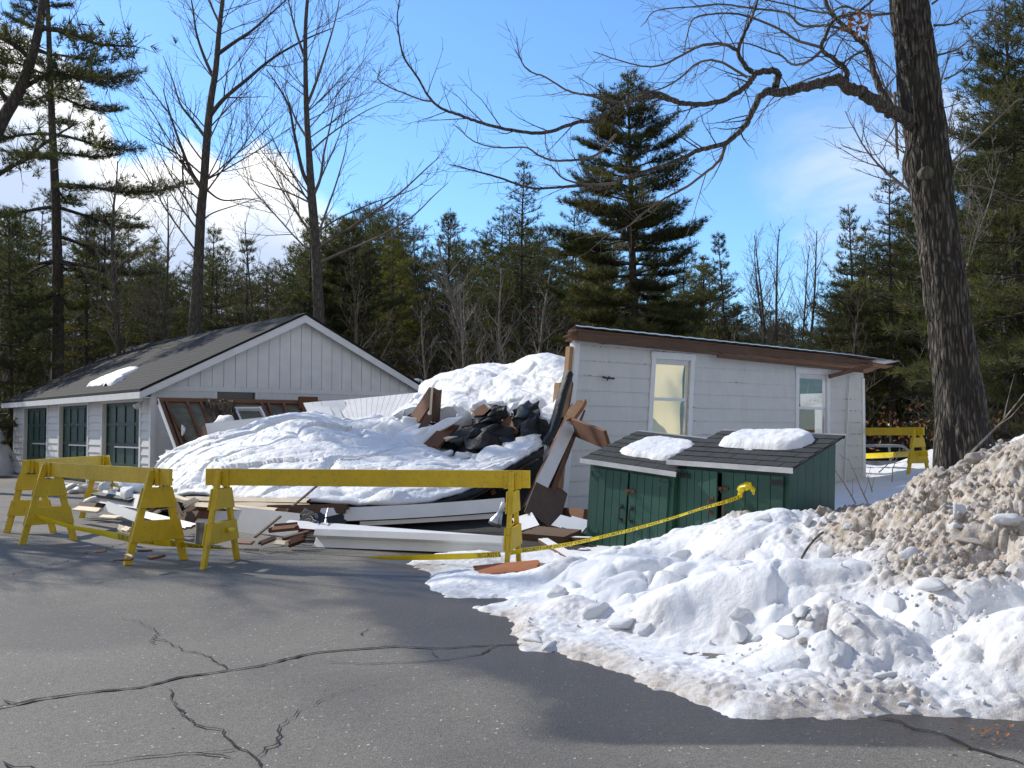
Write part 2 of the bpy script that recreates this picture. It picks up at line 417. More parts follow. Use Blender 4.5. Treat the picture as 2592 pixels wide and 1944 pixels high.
def m_blind():
    t = NT('cream_roller_blind'); t.set(m := t.mix(t.rng(t.noise(t.co('Object'), 2.5, 3), .3, .7), (.72,.62,.36), (.80,.70,.44)), .8)
    tr = t.n('ShaderNodeBsdfTranslucent'); t.l(m, tr.inputs[0]); mx = t.n('ShaderNodeMixShader'); mx.inputs[0].default_value = .55
    t.l(t.b.outputs[0], mx.inputs[1]); t.l(tr.outputs[0], mx.inputs[2]); t.l(mx.outputs[0], t.out.inputs[0]); return t.m
def m_glass():
    t = NT('window_glass'); gl = t.n('ShaderNodeBsdfGlossy'); gl.inputs['Roughness'].default_value = .03
    tr = t.n('ShaderNodeBsdfTransparent'); lw = t.n('ShaderNodeFresnel'); lw.inputs[0].default_value = 1.5
    mx = t.n('ShaderNodeMixShader'); mx.inputs[0].default_value = .07; t.l(tr.outputs[0], mx.inputs[1]); t.l(gl.outputs[0], mx.inputs[2]); t.l(mx.outputs[0], t.out.inputs[0]); return t.m
def m_plain(name, col, rough=.5, metal=0):
    return m_noise(name, col, tuple(x*.8 for x in col), 5, rough, .05, metal=metal)

SNOW = m_snow(); ASPHALT = m_asphalt(); YELLOW = m_yellow(); WHITE = m_whitewood(); GREEN = m_green()
BROWN = m_wood('old_brown_lumber', (.085,.036,.017), (.18,.078,.036)); RAW = m_wood('raw_split_pine', (.66,.53,.36), (.80,.69,.52))
OLDWOOD = m_wood('dark_weathered_wood', (.06,.035,.02), (.14,.075,.04)); ORANGE = m_wood('orange_stained_board', (.27,.085,.028), (.38,.13,.04))
FASCIA = m_wood('weathered_fascia', (.045,.026,.016), (.13,.072,.038)); TAN = m_wood('tan_lumber', (.26,.14,.065), (.42,.26,.13)); PLY = m_wood('shade_toned_plywood', (.06,.032,.015), (.125,.07,.03))  # plywood colour darkened to carry the shade it stands in
TAR = m_noise('black_tar_paper', (.005,.0055,.006), (.016,.018,.019), 8, .6, .6, det=6, bd=.03)
CRACK = m_noise('crack_filler_dark', (.008,.008,.008), (.02,.019,.018), 30, .95, .3)
GSIDE = m_siding('garage_white_siding', (.72,.725,.72), .2, 0); SSIDE = m_siding('shed_white_siding', (.66,.65,.615), .27, .8)
GREEND = m_noise('dark_green_door_paint', (.008,.040,.028), (.014,.056,.040), 4, .45, .08)
GREYGLASS = m_noise('dim_door_glass', (.012,.022,.02), (.03,.045,.04), 2, .15, 0); DOORPANE = m_noise('painted_door_panel', (.010,.046,.033), (.018,.062,.045), 3, .4, .05)
ROOF = m_shingle('old_grey_shingle', (.006,.007,.008), (.013,.013,.015)); BINROOF = m_shingle('black_tab_shingle', (.018,.021,.022), (.05,.056,.056), False)
METAL = m_plain('galvanised_metal', (.62,.63,.65), .35, .85); DARKMETAL = m_plain('dark_iron', (.05,.048,.045), .5, .7); RUST = m_plain('rusty_iron', (.14,.06,.035), .75, .3)
ALU = m_plain('aluminium_trim', (.72,.72,.72), .4, .6)
OAKBARK = m_bark('oak_bark', (.028,.023,.018), (.155,.13,.105)); BARK = m_bark('grey_brown_bark', (.04,.034,.028), (.12,.10,.08), (5,5,1.2), .6)
PINEBARK = m_bark('pine_bark', (.03,.024,.02), (.09,.07,.055), (5,5,1.4), .6); TWIG = m_noise('bare_twigs', (.085,.068,.052), (.20,.16,.12), 2, .9, 0)
PALEBARK = m_bark('pale_sapling_bark', (.14,.12,.10), (.32,.29,.25), (5,5,1.4), .4)
NEED = m_needles('pine_needles', (.034,.044,.020), (.090,.095,.042), (.165,.14,.04)); NEED2 = m_needles('olive_pine_needles', (.07,.08,.018), (.15,.14,.03), (.22,.18,.03))
GROUND = m_ground(); BLIND = m_blind(); GLASS = m_glass()
TAPE = m_noise('yellow_tape_film', (.85,.66,.01), (.75,.57,.01), 6, .35, .1); INK = m_plain('black_ink', (.015,.015,.015), .6)
INSUL = m_noise('torn_insulation', (.07,.05,.035), (.20,.15,.10), 14, .95, .8, det=6, bd=.05); BOARDGREY = m_noise('grey_green_sheathing', (.10,.095,.07), (.17,.16,.12), 5, .85, .15)
LEAF = m_noise('dead_oak_leaves', (.28,.10,.03), (.42,.2,.07), 8, .8, .1)
VOID = m_noise('shade_dark_debris_floor', (.012,.010,.008), (.03,.025,.02), 8, .95, .4)  # ground tone lowered to carry the shade of the void
# ------------------------------------------------------------------ ground and lot
def axis(segs):
    r = []
    for a, b, s in segs: r += list(np.arange(a, b, s))
    return np.array(r + [segs[-1][1]])
def terrain_z(x, y):
    z = -.06 - .85*sstep(31, 37, y)*sstep(5, 9, x) + .5*sstep(36, 70, y)*sstep(4, -6, x) + 2.6*sstep(40, 110, y)
    return z
def build_ground():
    xs = axis([(-900,-300,200),(-300,-60,30),(-60,60,1.5),(60,300,30),(300,900,200)])
    ys = axis([(-300,-20,40),(-20,100,1.5),(100,300,25),(300,1500,200)])
    X, Y = np.meshgrid(xs, ys); p = np.stack([X.ravel(), Y.ravel(), 0*X.ravel()], 1)
    z = terrain_z(p[:,0], p[:,1]) + .12*fbm(p*.18, 3, 5)*sstep(26, 34, p[:,1])
    p[:,2] = z
    tag(link('ground', npmesh('ground', p, gridfaces(len(ys), len(xs)), GROUND)), kind='structure')
build_ground()

# outline of the snow bank on the lot, measured on the photograph and laid on the ground
BANK_OUT = [G(*q) for q in [(412,560),(428,578),(446,598),(476,607),(503,616),(509,632),(523,648),(552,652),(579,658),(612,670),(650,686),(684,700),(719,713),(752,719),(790,718),(838,717),(882,715),(950,719),(1024,722),(1080,724)]]
def outline_dist(xy):
    o = np.array([(p.x, p.y) for p in BANK_OUT]); d = np.full(len(xy), 1e9)
    for a, b in zip(o[:-1], o[1:]):
        ab = b-a; t = np.clip(((xy-a)@ab)/(ab@ab), 0, 1); d = np.minimum(d, np.linalg.norm(xy-(a+t[:,None]*ab), axis=1))
    return d
def build_lot():
    xs = axis([(-40,-10,2),(-10,-7,.25),(-7,7,.07),(7,9,.25),(9,14,1)]); ys = axis([(-14,2,1),(2,4,.25),(4,14,.07),(14,22,.4),(22,31,1)])
    X, Y = np.meshgrid(xs, ys); p = np.stack([X.ravel(), Y.ravel(), 0*X.ravel()], 1)
    p[:,2] = .006*fbm(p*.8, 3, 9)
    d = outline_dist(p[:,:2]); q = p[:,:2]
    wet = .85*np.exp(-(d/.62)**2) + .25*np.exp(-(d/1.8)**2)
    def blob(px, py, rx, ry, a):
        g = G(px, py); return a*np.exp(-(((q[:,0]-g.x)/rx)**2 + ((q[:,1]-g.y)/ry)**2))
    wet = wet + blob(470, 605, .8, 1.5, .8) + blob(400, 578, .7, .55, .45) + blob(640, 725, .55, .5, .7) + blob(560, 668, .5, .35, .4) + blob(850, 735, 1.2, .14, .5) - blob(620, 765, .6, .28, .7) - blob(760,752,.5,.14,.9) - blob(900,762,.6,.15,.8)
    wet = wet + .35*sstep(.1, .5, fbm(p*.7+40, 3, 77))*np.exp(-(d/3)**2)
    f = gridfaces(len(ys), len(xs))
    me = npmesh('asphalt_lot', p, f, [ASPHALT, CRACK], True, {'wet': np.clip(wet, 0, 1)})
    # cracks: jagged dark slits lying 4 mm proud of the sheet, in the same mesh
    bm = bmesh.new(); bm.from_mesh(me); rng = random.Random(3)
    def crack(pix, w0, w1, jag=.012):
        pts = [G(x*1024/2212, y*1024/2212) for x, y in pix]; fine = []
        for a, b in zip(pts[:-1], pts[1:]):
            k = max(2, int((b-a).length/.05))
            for i in range(k):
                t = i/k; c = a.lerp(b, t); n = Vector((-(b-a).y, (b-a).x, 0)).normalized(); fine.append(c + n*rng.gauss(0, jag))
        fine.append(pts[-1]); L = len(fine); pv = None
        for i, c in enumerate(fine):
            d = fine[min(i+1, L-1)]-fine[max(i-1, 0)]; n = Vector((-d.y, d.x, 0)).normalized()
            w = (w0+(w1-w0)*i/L)*rng.uniform(.45, 1.5)*.5 if 0 < i < L-1 else .001
            a = bm.verts.new((c.x+n.x*w, c.y+n.y*w, .009)); b = bm.verts.new((c.x-n.x*w, c.y-n.y*w, .009))
            if pv:
                fc = bm.faces.new((pv[0], pv[1], b, a)); fc.material_index = 1
            pv = (a, b)
    crack([(-60,1548),(0,1530),(100,1510),(220,1495),(300,1488),(390,1465),(500,1450),(560,1440),(620,1425),(680,1412),(760,1405),(850,1398),(950,1402),(1040,1397),(1130,1393)], .026, .022, .006)
    crack([(500,1450),(470,1432),(430,1412),(395,1408),(370,1390),(335,1380),(340,1365),(300,1345),(262,1336)], .011, .004, .012)
    crack([(335,1380),(325,1395)], .012, .006)
    crack([(368,1490),(378,1525),(400,1550),(440,1575),(478,1580),(490,1597),(530,1625),(552,1640),(560,1662)], .009, .014, .008)
    crack([(556,1638),(575,1618),(598,1608),(600,1590),(598,1575),(630,1550),(648,1535),(690,1518),(735,1497),(785,1488)], .011, .003, .009)
    crack([(0,1650),(60,1662),(150,1680)], .014, .010); crack([(180,1655),(290,1640),(390,1632),(430,1628),(500,1640)], .008, .012, .01)
    crack([(415,1631),(520,1618)], .012, .005); crack([(0,1515),(40,1522)], .02, .012)
    crack([(700,1432),(800,1436),(900,1432),(975,1426),(1040,1415),(1070,1398)], .006, .014, .008); crack([(945,1424),(930,1408)], .008, .004)
    crack([(20,1242),(110,1222),(165,1208),(185,1196),(250,1180),(280,1172)], .01, .012, .02); crack([(200,1262),(260,1250),(330,1243),(400,1240)], .012, .005, .015)
    crack([(1890,1552),(1940,1562),(1975,1576),(2040,1590),(2100,1620),(2160,1636),(2240,1660)], .02, .02, .008)
    crack([(650,1215),(690,1206),(712,1205)], .010, .004); crack([(780,1375),(795,1360)], .012, .006)
    bm.to_mesh(me); bm.free()
    tag(link('asphalt_lot', me), kind='structure')
build_lot()

# ------------------------------------------------------------------ garage
def build_garage():
    O = Vector((-8.5, 24.4, 0)); th = math.atan2(-.617, .787)
    # local x along the gable wall (away from the door corner), local y along the door wall; door wall is x = 0
    gx = Vector((.787, .617, 0)); ang = math.atan2(gx.y, gx.x); Wd, Ln, EV, RG = 7.75, 13.5, 2.46, 4.36
    g = thing('garage', 'white three-bay garage with grey shingled gable roof and dark green doors', 'garage', O, (0, 0, ang))
    bays = [(.78, 3.70), (5.04, 7.84), (9.24, 12.05)]; DH = 2.14; T = .15
    # door wall: piers and header behind lapped siding
    w = MB(); edges = [0] + [e for b in bays for e in b] + [Ln]
    for a, b in zip(edges[0::2], edges[1::2]): w.box((.02, a, 0), (T, b, DH))
    w.box((.02, 0, DH), (T, Ln, EV))
    # far and rear walls
    w.box((T, Ln-T, 0), (Wd, Ln, EV)); w.box((Wd-T, .002, 0), (Wd, Ln-T, EV))
    w.box((T, .03, 0), (1.62, T, EV)); w.box((2.62, .03, 0), (Wd-T, T, EV)); w.box((1.62, .03, 0), (2.62, T, 1.55)); w.box((1.62, .03, 2.42), (2.62, T, EV))
    def lap(x0, y0, x1, y1, z0, z1, p, lip=.030, out=(-1, 0)):
        z = z0
        while z < z1-.01:
            zt = min(z+p, z1); ox, oy = out
            w.add([(x0+ox*lip, y0+oy*lip, z), (x1+ox*lip, y1+oy*lip, z), (x1, y1, zt), (x0, y0, zt), (x0, y0, z), (x1, y1, z)], [(0,1,2,3), (0,4,5,1)]); z = zt
    for a, b in zip(edges[0::2], edges[1::2]):
        lap(.018, a+.10, .018, b-.10, .05, DH, .2)
    for a in (0,): lap(T-.13, Ln-.1, T-.13, .1, DH+.1, EV, .2, .01)
    lap(.1, .028, 1.55, .028, .05, EV-.02, .2, .007, (0, -1)); lap(2.7, .028, Wd-.1, .028, .05, EV-.02, .2, .007, (0, -1)); lap(1.55, .028, 2.7, .028, .05, 1.5, .2, .007, (0, -1))
    part('wall', w, GSIDE, g)
    gb = MB(); ry = RG
    gb.add([(0,.06,EV+.003),(Wd,.06,EV+.003),(Wd/2,.06,ry-.02),(0,.16,EV+.003),(Wd,.16,EV+.003),(Wd/2,.16,ry-.02)], [(0,1,2),(5,4,3),(0,3,4,1),(1,4,5,2),(2,5,3,0)])
    gb2 = MB(); gb2.add([(0,Ln,EV+.003),(Wd,Ln,EV+.003),(Wd/2,Ln,ry-.02),(0,Ln-.1,EV+.003),(Wd,Ln-.1,EV+.003),(Wd/2,Ln-.1,ry-.02)], [(2,1,0),(3,4,5),(0,1,4,3),(1,2,5,4),(2,0,3,5)])
    n = 26; bw = Wd/n; sl = (RG-EV)/(Wd/2)
    for i in range(n):
        a, b = i*bw+.008, (i+1)*bw-.008
        ha = EV+min(a, Wd-a)*sl-.06; hb = EV+min(b, Wd-b)*sl-.06
        gb.hexa([(a,.03,EV+.05),(b,.03,EV+.05),(b,.059,EV+.05),(a,.059,EV+.05),(a,.03,max(ha,EV+.06)),(b,.03,max(hb,EV+.06)),(b,.059,max(hb,EV+.06)),(a,.059,max(ha,EV+.06))])
    part('gable', gb, WHITE, g); part('gable', gb2, WHITE, g)
    tr = MB()
    tr.box((.0, .012, EV-.07), (Wd, .029, EV+.045))                                  # drip board under the gable boards
    part('drip_board', tr, WHITE, g)
    for (x, y) in ((0, 0), (0, Ln), (Wd, 0)):
        cbm = MB(); cbm.box((x-.012 if x == 0 else x-.09, y-.012 if y == 0 else y-.10, 0), (x+.09 if x == 0 else x+.012, y+.10 if y == 0 else y+.012, EV-.08)); part('corner_board', cbm, WHITE, g)
    # roof: two slabs, with rake boards and fascia
    r = MB(); ov = .34
    for sgn in (0, 1):
        x0 = -ov if sgn == 0 else Wd+ov; z0 = EV+.06-ov*sl
        a = (x0, z0); b = (Wd/2, RG+.06); t = .05
        poly = [a, b, (b[0], b[1]+t), (a[0], a[1]+t)]
        if sgn: poly = poly[::-1]
        r.prism([(p[0], p[1]) for p in poly], -.22, Ln+.25, ax=1)
        k = 22                                                                       # shingle courses
        for i in range(k):
            t0, t1 = i/k, (i+1)/k; xa, za = a[0]+(b[0]-a[0])*t0, a[1]+(b[1]-a[1])*t0+t; xb, zb = a[0]+(b[0]-a[0])*t1, a[1]+(b[1]-a[1])*t1+t
            r.add([(xa,-.222,za+.007),(xb,-.222,zb+.002),(xb,Ln+.252,zb+.002),(xa,Ln+.252,za+.007),(xa,-.222,za),(xa,Ln+.252,za)], [(0,1,2,3) if sgn else (3,2,1,0), (0,3,5,4) if sgn else (4,5,3,0)])
    part('roof', r, ROOF, g)
    for sgn in (0, 1):
        x0 = -ov+.02 if sgn == 0 else Wd+ov-.02; z0 = EV+.05-ov*sl
        for y0 in (-.2, Ln+.2):
            f = MB(); f.hexa([(x0,y0,z0-.17),(Wd/2,y0,RG-.14),(Wd/2,y0+.025,RG-.14),(x0,y0+.025,z0-.17),(x0,y0,z0+.0),(Wd/2,y0,RG+.055),(Wd/2,y0+.025,RG+.055),(x0,y0+.025,z0+.0)])
            part('rake_board', f, WHITE, g)
        f = MB(); xo = -ov if sgn == 0 else Wd+ov-.025
        f.box((xo-.005, -.21, z0-.16), (xo+.03, Ln+.24, z0-.005)); f.box((xo+.03 if not sgn else Wd, -.17, z0-.14), (0 if not sgn else xo, Ln+.2, z0-.12)); part('fascia', f, WHITE, g)
    for a, b in bays:
        d = MB(); d.box((.13, a, .02), (.17, b, DH)); nc = 4; cw = (b-a)/nc
        for i in range(nc+1): d.box((.095, a+i*cw-.035 if i else a, .02), (.13, a+i*cw+.035 if i < nc else b, DH))
        for z in (.02, .52, 1.03, 1.55, DH-.09): d.box((.10, a, z), (.131, b, z+.09))
        do = part('garage_door', d, GREEND, g)
        pn = MB()
        for i in range(nc):
            for z0, z1 in ((.62, 1.02), (1.13, 1.54), (1.65, 2.04)): pn.box((.12, a+i*cw+.036, z0), (.129, a+(i+1)*cw-.036, z1))
        part('door_pane', pn, DOORPANE, do)
        bar = MB(); bar.box((.06, a+.04, 1.0), (.094, a+(b-a)*.73, 1.035)); part('door_rail', bar, ALU, do)
        tm = MB()
        tm.box((-.02, a-.10, 0), (.03, a+.001, DH+.1)); tm.box((-.02, b-.001, 0), (.03, b+.10, DH+.1)); tm.box((-.021, a, DH-.001), (.03, b, DH+.1))
        part('door_casing', tm, WHITE, g)
    wn = MB(); wn.box((1.55, .015, 2.40), (2.69, .05, 2.44)); wn.box((1.55, .015, 1.5), (1.62, .05, 2.40)); wn.box((2.62, .015, 1.5), (2.69, .05, 2.40)); wo = part('window', wn, WHITE, g)
    gp_ = MB(); gp_.box((1.62, .09, 1.55), (2.62, .10, 2.42)); part('window_pane', gp_, GREYGLASS, wo)
    fl = MB(); fl.tube([(-.12, .25, 2.25), (-.12, .25, 2.10)], .03, 8); fl.tube([(-.12,.25,2.12),(-.24,.12,2.03),(-.28,.08,2.0)], [.03,.05,.075], 10); fl.tube([(-.12,.25,2.12),(-.2,.4,2.03),(-.22,.44,2.0)], [.03,.05,.075], 10)
    part('floodlight', fl, ALU, g)
    return g, O, ang
GAR, GO, GA = build_garage()
def gar(x, y, z): c, s = math.cos(GA), math.sin(GA); return Vector((GO.x+c*x-s*y, GO.y+s*x+c*y, z))

# ------------------------------------------------------------------ leaning shed wall with its strip of roof
def build_shed():
    O = Vector((.87, 18.3, 0)); ang = math.radians(40); Ls = 9.75
    c, s = math.cos(ang), math.sin(ang)
    sh = thing('collapsed_shed', 'white boarded shed wall leaning over, with torn tin roof edge and two windows', 'shed', O, (0, 0, ang))
    def lean(mb):
        v = []
        for x, y, z in mb.v:
            k = .135*(1-x/Ls*.72); v.append((x+k*z, y+.02*z, z))
        mb.v = v; return mb
    def top(x): return 3.06-.02*x
    WIN = [(2.08, 1.30, 1.20, 2.83), (6.92, 1.35, 1.10, 2.71)]                       # x, width, sill, head (frame)
    w = MB(); T = .1
    cuts = [(-.0, WIN[0][0]+.1, 0)]
    xs = [0, WIN[0][0]+.14, WIN[0][0]+WIN[0][1]-.14, WIN[1][0]+.12, WIN[1][0]+WIN[1][1]-.12, Ls]
    for i in (0, 2, 4):
        a, b = xs[i], xs[i+1]; w.hexa([(a,.012,-.3),(b,.012,-.3),(b,T,-.3),(a,T,-.3),(a,.012,top(a)),(b,.012,top(b)),(b,T,top(b)),(a,T,top(a))])
    for k, i in enumerate((1, 3)):
        a, b = xs[i], xs[i+1]; s0, s1 = WIN[k][2]+.1, WIN[k][3]-.1
        w.box((a,.012,-.3),(b,T,s0)); w.hexa([(a,.012,s1),(b,.012,s1),(b,T,s1),(a,T,s1),(a,.012,top(a)),(b,.012,top(b)),(b,T,top(b)),(a,T,top(a))])
    rng = random.Random(5); p = .27
    for k in range(12):
        z = -.27+k*p
        for a, b, hole in [(xs[0], xs[1], 0), (xs[2], xs[3], 0), (xs[4], xs[5], 0), (xs[1], xs[2], 1), (xs[3], xs[4], 2)]:
            if hole and z+p > WIN[hole-1][2]+.1 and z < WIN[hole-1][3]-.1: continue
            n = max(2, int((b-a)/.12)); prev = None
            for i in range(n+1):
                x = a+(b-a)*i/n; zt = min(z+p+.004, top(x)-.02-abs(rng.gauss(0, .018)) if z+p > top(x)-.1 else 9); lip = .018+rng.uniform(-.003, .004); zb = z+rng.uniform(-.004, .004)
                if zt < zb+.01: prev = None; continue
                cur = [(x,-lip+.01,zb),(x,.008,zt),(x,.011,zb)]
                if prev: w.add(prev+cur, [(0,3,4,1),(0,2,5,3)])
                prev = cur
    part('wall', lean(w), SSIDE, sh)
    # right end return wall, and the stump of a corner post where the rest tore away
    e = MB(); e.box((Ls-.1,.101,-.3),(Ls-.012,1.7,2.35)); part('end_wall', lean(e), SSIDE, sh)
    e = MB(); e.box((.0,-.022,.0),(.11,.009,3.02)); e.box((-.022,-.022,.0),(-.0005,.12,3.02)); part('corner_board', lean(e), WHITE, sh)
    e = MB(); e.box((Ls-.09,-.022,-.3),(Ls+.02,.009,2.68)); part('corner_board', lean(e), WHITE, sh)
    e = MB(); e.box((-.11,.02,.0),(-.023,.13,2.95)); e.box((-.16,.16,.9),(-.08,.30,2.3)); part('corner_post', lean(e), TAN, sh)
    st = MB()
    for x in np.arange(.7, Ls-.3, .61):
        if any(a+.1 < x < a+b-.1 for a, b, _, _ in WIN): continue
        st.box((x,.102,-.2),(x+.05,.19,top(x)-.02))
    part('stud', lean(st), BROWN, sh)
    # windows
    for k, (x, ww, s0, h0) in enumerate(WIN):
        f = MB(); q = .12
        f.box((x,-.03,s0),(x+q,.012,h0)); f.box((x+ww-q,-.03,s0),(x+ww,.012,h0)); f.box((x-.02,-.034,h0-.001),(x+ww+.02,.012,h0+.13)); f.box((x-.02,-.06,s0-.06),(x+ww+.02,.012,s0))
        wo = part('window', lean(f), WHITE, sh)
        m = MB(); mid = s0+(h0-s0)*.52; a, b = x+q, x+ww-q
        m.box((a,.03,mid-.03),(b,.06,mid+.03)); m.box((a,.03,s0),(a+.035,.06,mid-.03)); m.box((b-.035,.03,s0),(b,.06,mid-.03)); m.box((a,.015,mid+.03),(a+.035,.045,h0)); m.box((b-.035,.015,mid+.03),(b,.045,h0)); m.box((a+.035,.03,s0),(b-.035,.06,s0+.045)); m.box((a+.035,.015,h0-.045),(b-.035,.045,h0))
        part('sash', lean(m), WHITE, wo)
        gl = MB(); gl.box((a+.035,.028,mid+.03),(b-.035,.032,h0-.045)); gl.box((a+.035,.043,s0+.045),(b-.035,.047,mid-.03)); part('window_pane', lean(gl), GLASS, wo)
        bl = MB()
        if k == 0:
            nx, nz = 14, 24; arr = np.zeros((nz, nx, 3))
            for j in range(nz):
                for i in range(nx):
                    u, v = i/(nx-1), j/(nz-1); z = h0-.02-v*(h0-s0-.03); wv = .05*math.sin(2.4*v*3.1)*u
                    xr = b-.005-.10*math.sin(max(0, v-.25)*4.2)**2*(.9 if v < .52 else 1.5)
                    arr[j, i] = (a+.005+(xr-a)*u, .13+wv, z)
            bl.grid(arr); part('roller_blind', lean(bl), BLIND, wo, smooth=True)
        else:
            bl.box((a+.0,.30,s0-.1),(b+.0,.33,mid)); part('inner_board', lean(bl), PLY, wo)
    # roof strip: corrugated tin over a deck, brown fascia below
    nx = 160; dep = .6; arr = np.zeros((4, nx, 3)); L0, L1 = -.16, Ls+1.0  # unseen roof depth cut short to let sun reach the blind
    for i in range(nx):
        x = L0+(L1-L0)*i/(nx-1); zt = 3.30-.012*x+.008*math.sin(x*9.0)**2 + (-.04*sstep(Ls-1.5, Ls+1, x))
        for j, (yy, dz) in enumerate(((-.20, -.022), (-.20, .0), (.25, -.06), (dep, -.22))): arr[j, i] = (x+.33+.94*max(0, yy)*(1-i/(nx-1)), yy, zt+dz)
    t = MB(); t.grid(arr); part('tin_roof', t, METAL, sh, smooth=False)
    dk = MB(); x0, x1 = L0+.36, L1+.05
    for j in range(3):
        y0 = -.17+j*.235; z = lambda x, y: 3.30-.012*x-.052-.19*(y+.2)-.10*sstep(Ls-1.5, Ls+1, x)
        xa, xb = x0+(.0, .12, .38, .55, .85)[j], x1-(.0, .2, .05, .3, .1)[j]; xm = Ls-1.5
        for p0, p1 in ((xa, xm), (xm, xb)):
            dk.hexa([(p0,y0,z(p0,y0)-.025),(p1,y0,z(p1,y0)-.025),(p1,y0+.225,z(p1,y0+.225)-.025),(p0,y0+.225,z(p0,y0+.225)-.025),(p0,y0,z(p0,y0)),(p1,y0,z(p1,y0)),(p1,y0+.225,z(p1,y0+.225)),(p0,y0+.225,z(p0,y0+.225))])
    part('roof_deck', dk, BROWN, sh)
    fb = MB(); n = 60; rng = random.Random(8); pv = None
    for i in range(n+1):
        x = .18+(Ls-.1)*i/n; zt = 3.225-.012*x-.04*sstep(Ls-1.5, Ls+1, x); zb = zt-.20+.010*x+rng.gauss(0, .009); cur = [(x+.1,-.15,zb),(x+.1,-.15,zt),(x+.1,-.105,zt),(x+.1,-.105,zb+rng.gauss(0,.01))]
        if pv: fb.add(pv+cur, [(0,4,5,1),(1,5,6,2),(2,6,7,3),(3,7,4,0)])
        else: fb.add(cur, [(0,1,2,3)])
        pv = cur
    fb.add(pv, [(3,2,1,0)]); part('fascia_board', fb, FASCIA, sh)
    fb = MB(); fb.beam((Ls-1.6,-.12,2.66),(Ls-.0,-.24,2.98),.05,.09); part('loose_brace', fb, BROWN, sh)
    rt = MB(); rt.beam((4.2,-.11,2.945),(Ls-.2,-.11,2.83),.04,.07); part('rotten_ledger', rt, OLDWOOD, sh)
    cdm = MB(); cx = Ls-.95; cdm.tube([(cx+.25,-.05,2.72),(cx+.19,-.05,2.0),(cx+.1,-.05,1.0),(cx+.02,-.05,.12)], .017, 8); part('conduit', lean(cdm), ALU, sh)
    jb = MB(); jb.box((cx-.09,-.13,-.02),(cx+.16,-.02,.22)); jb.tube([(cx+.03,-.13,.1),(cx+.03,-.17,.1)], .05, 10); part('meter_box', jb, METAL, sh, bevel=.01)
    hk = MB(); hk.tube([(.72,-.06,2.42),(.85,-.07,2.40),(1.02,-.06,2.40)], [.02,.014,.02], 6); hk.tube([(.87,-.03,2.36),(.87,-.08,2.44)], .012, 6); part('rope_cleat', lean(hk), DARKMETAL, sh)
build_shed()

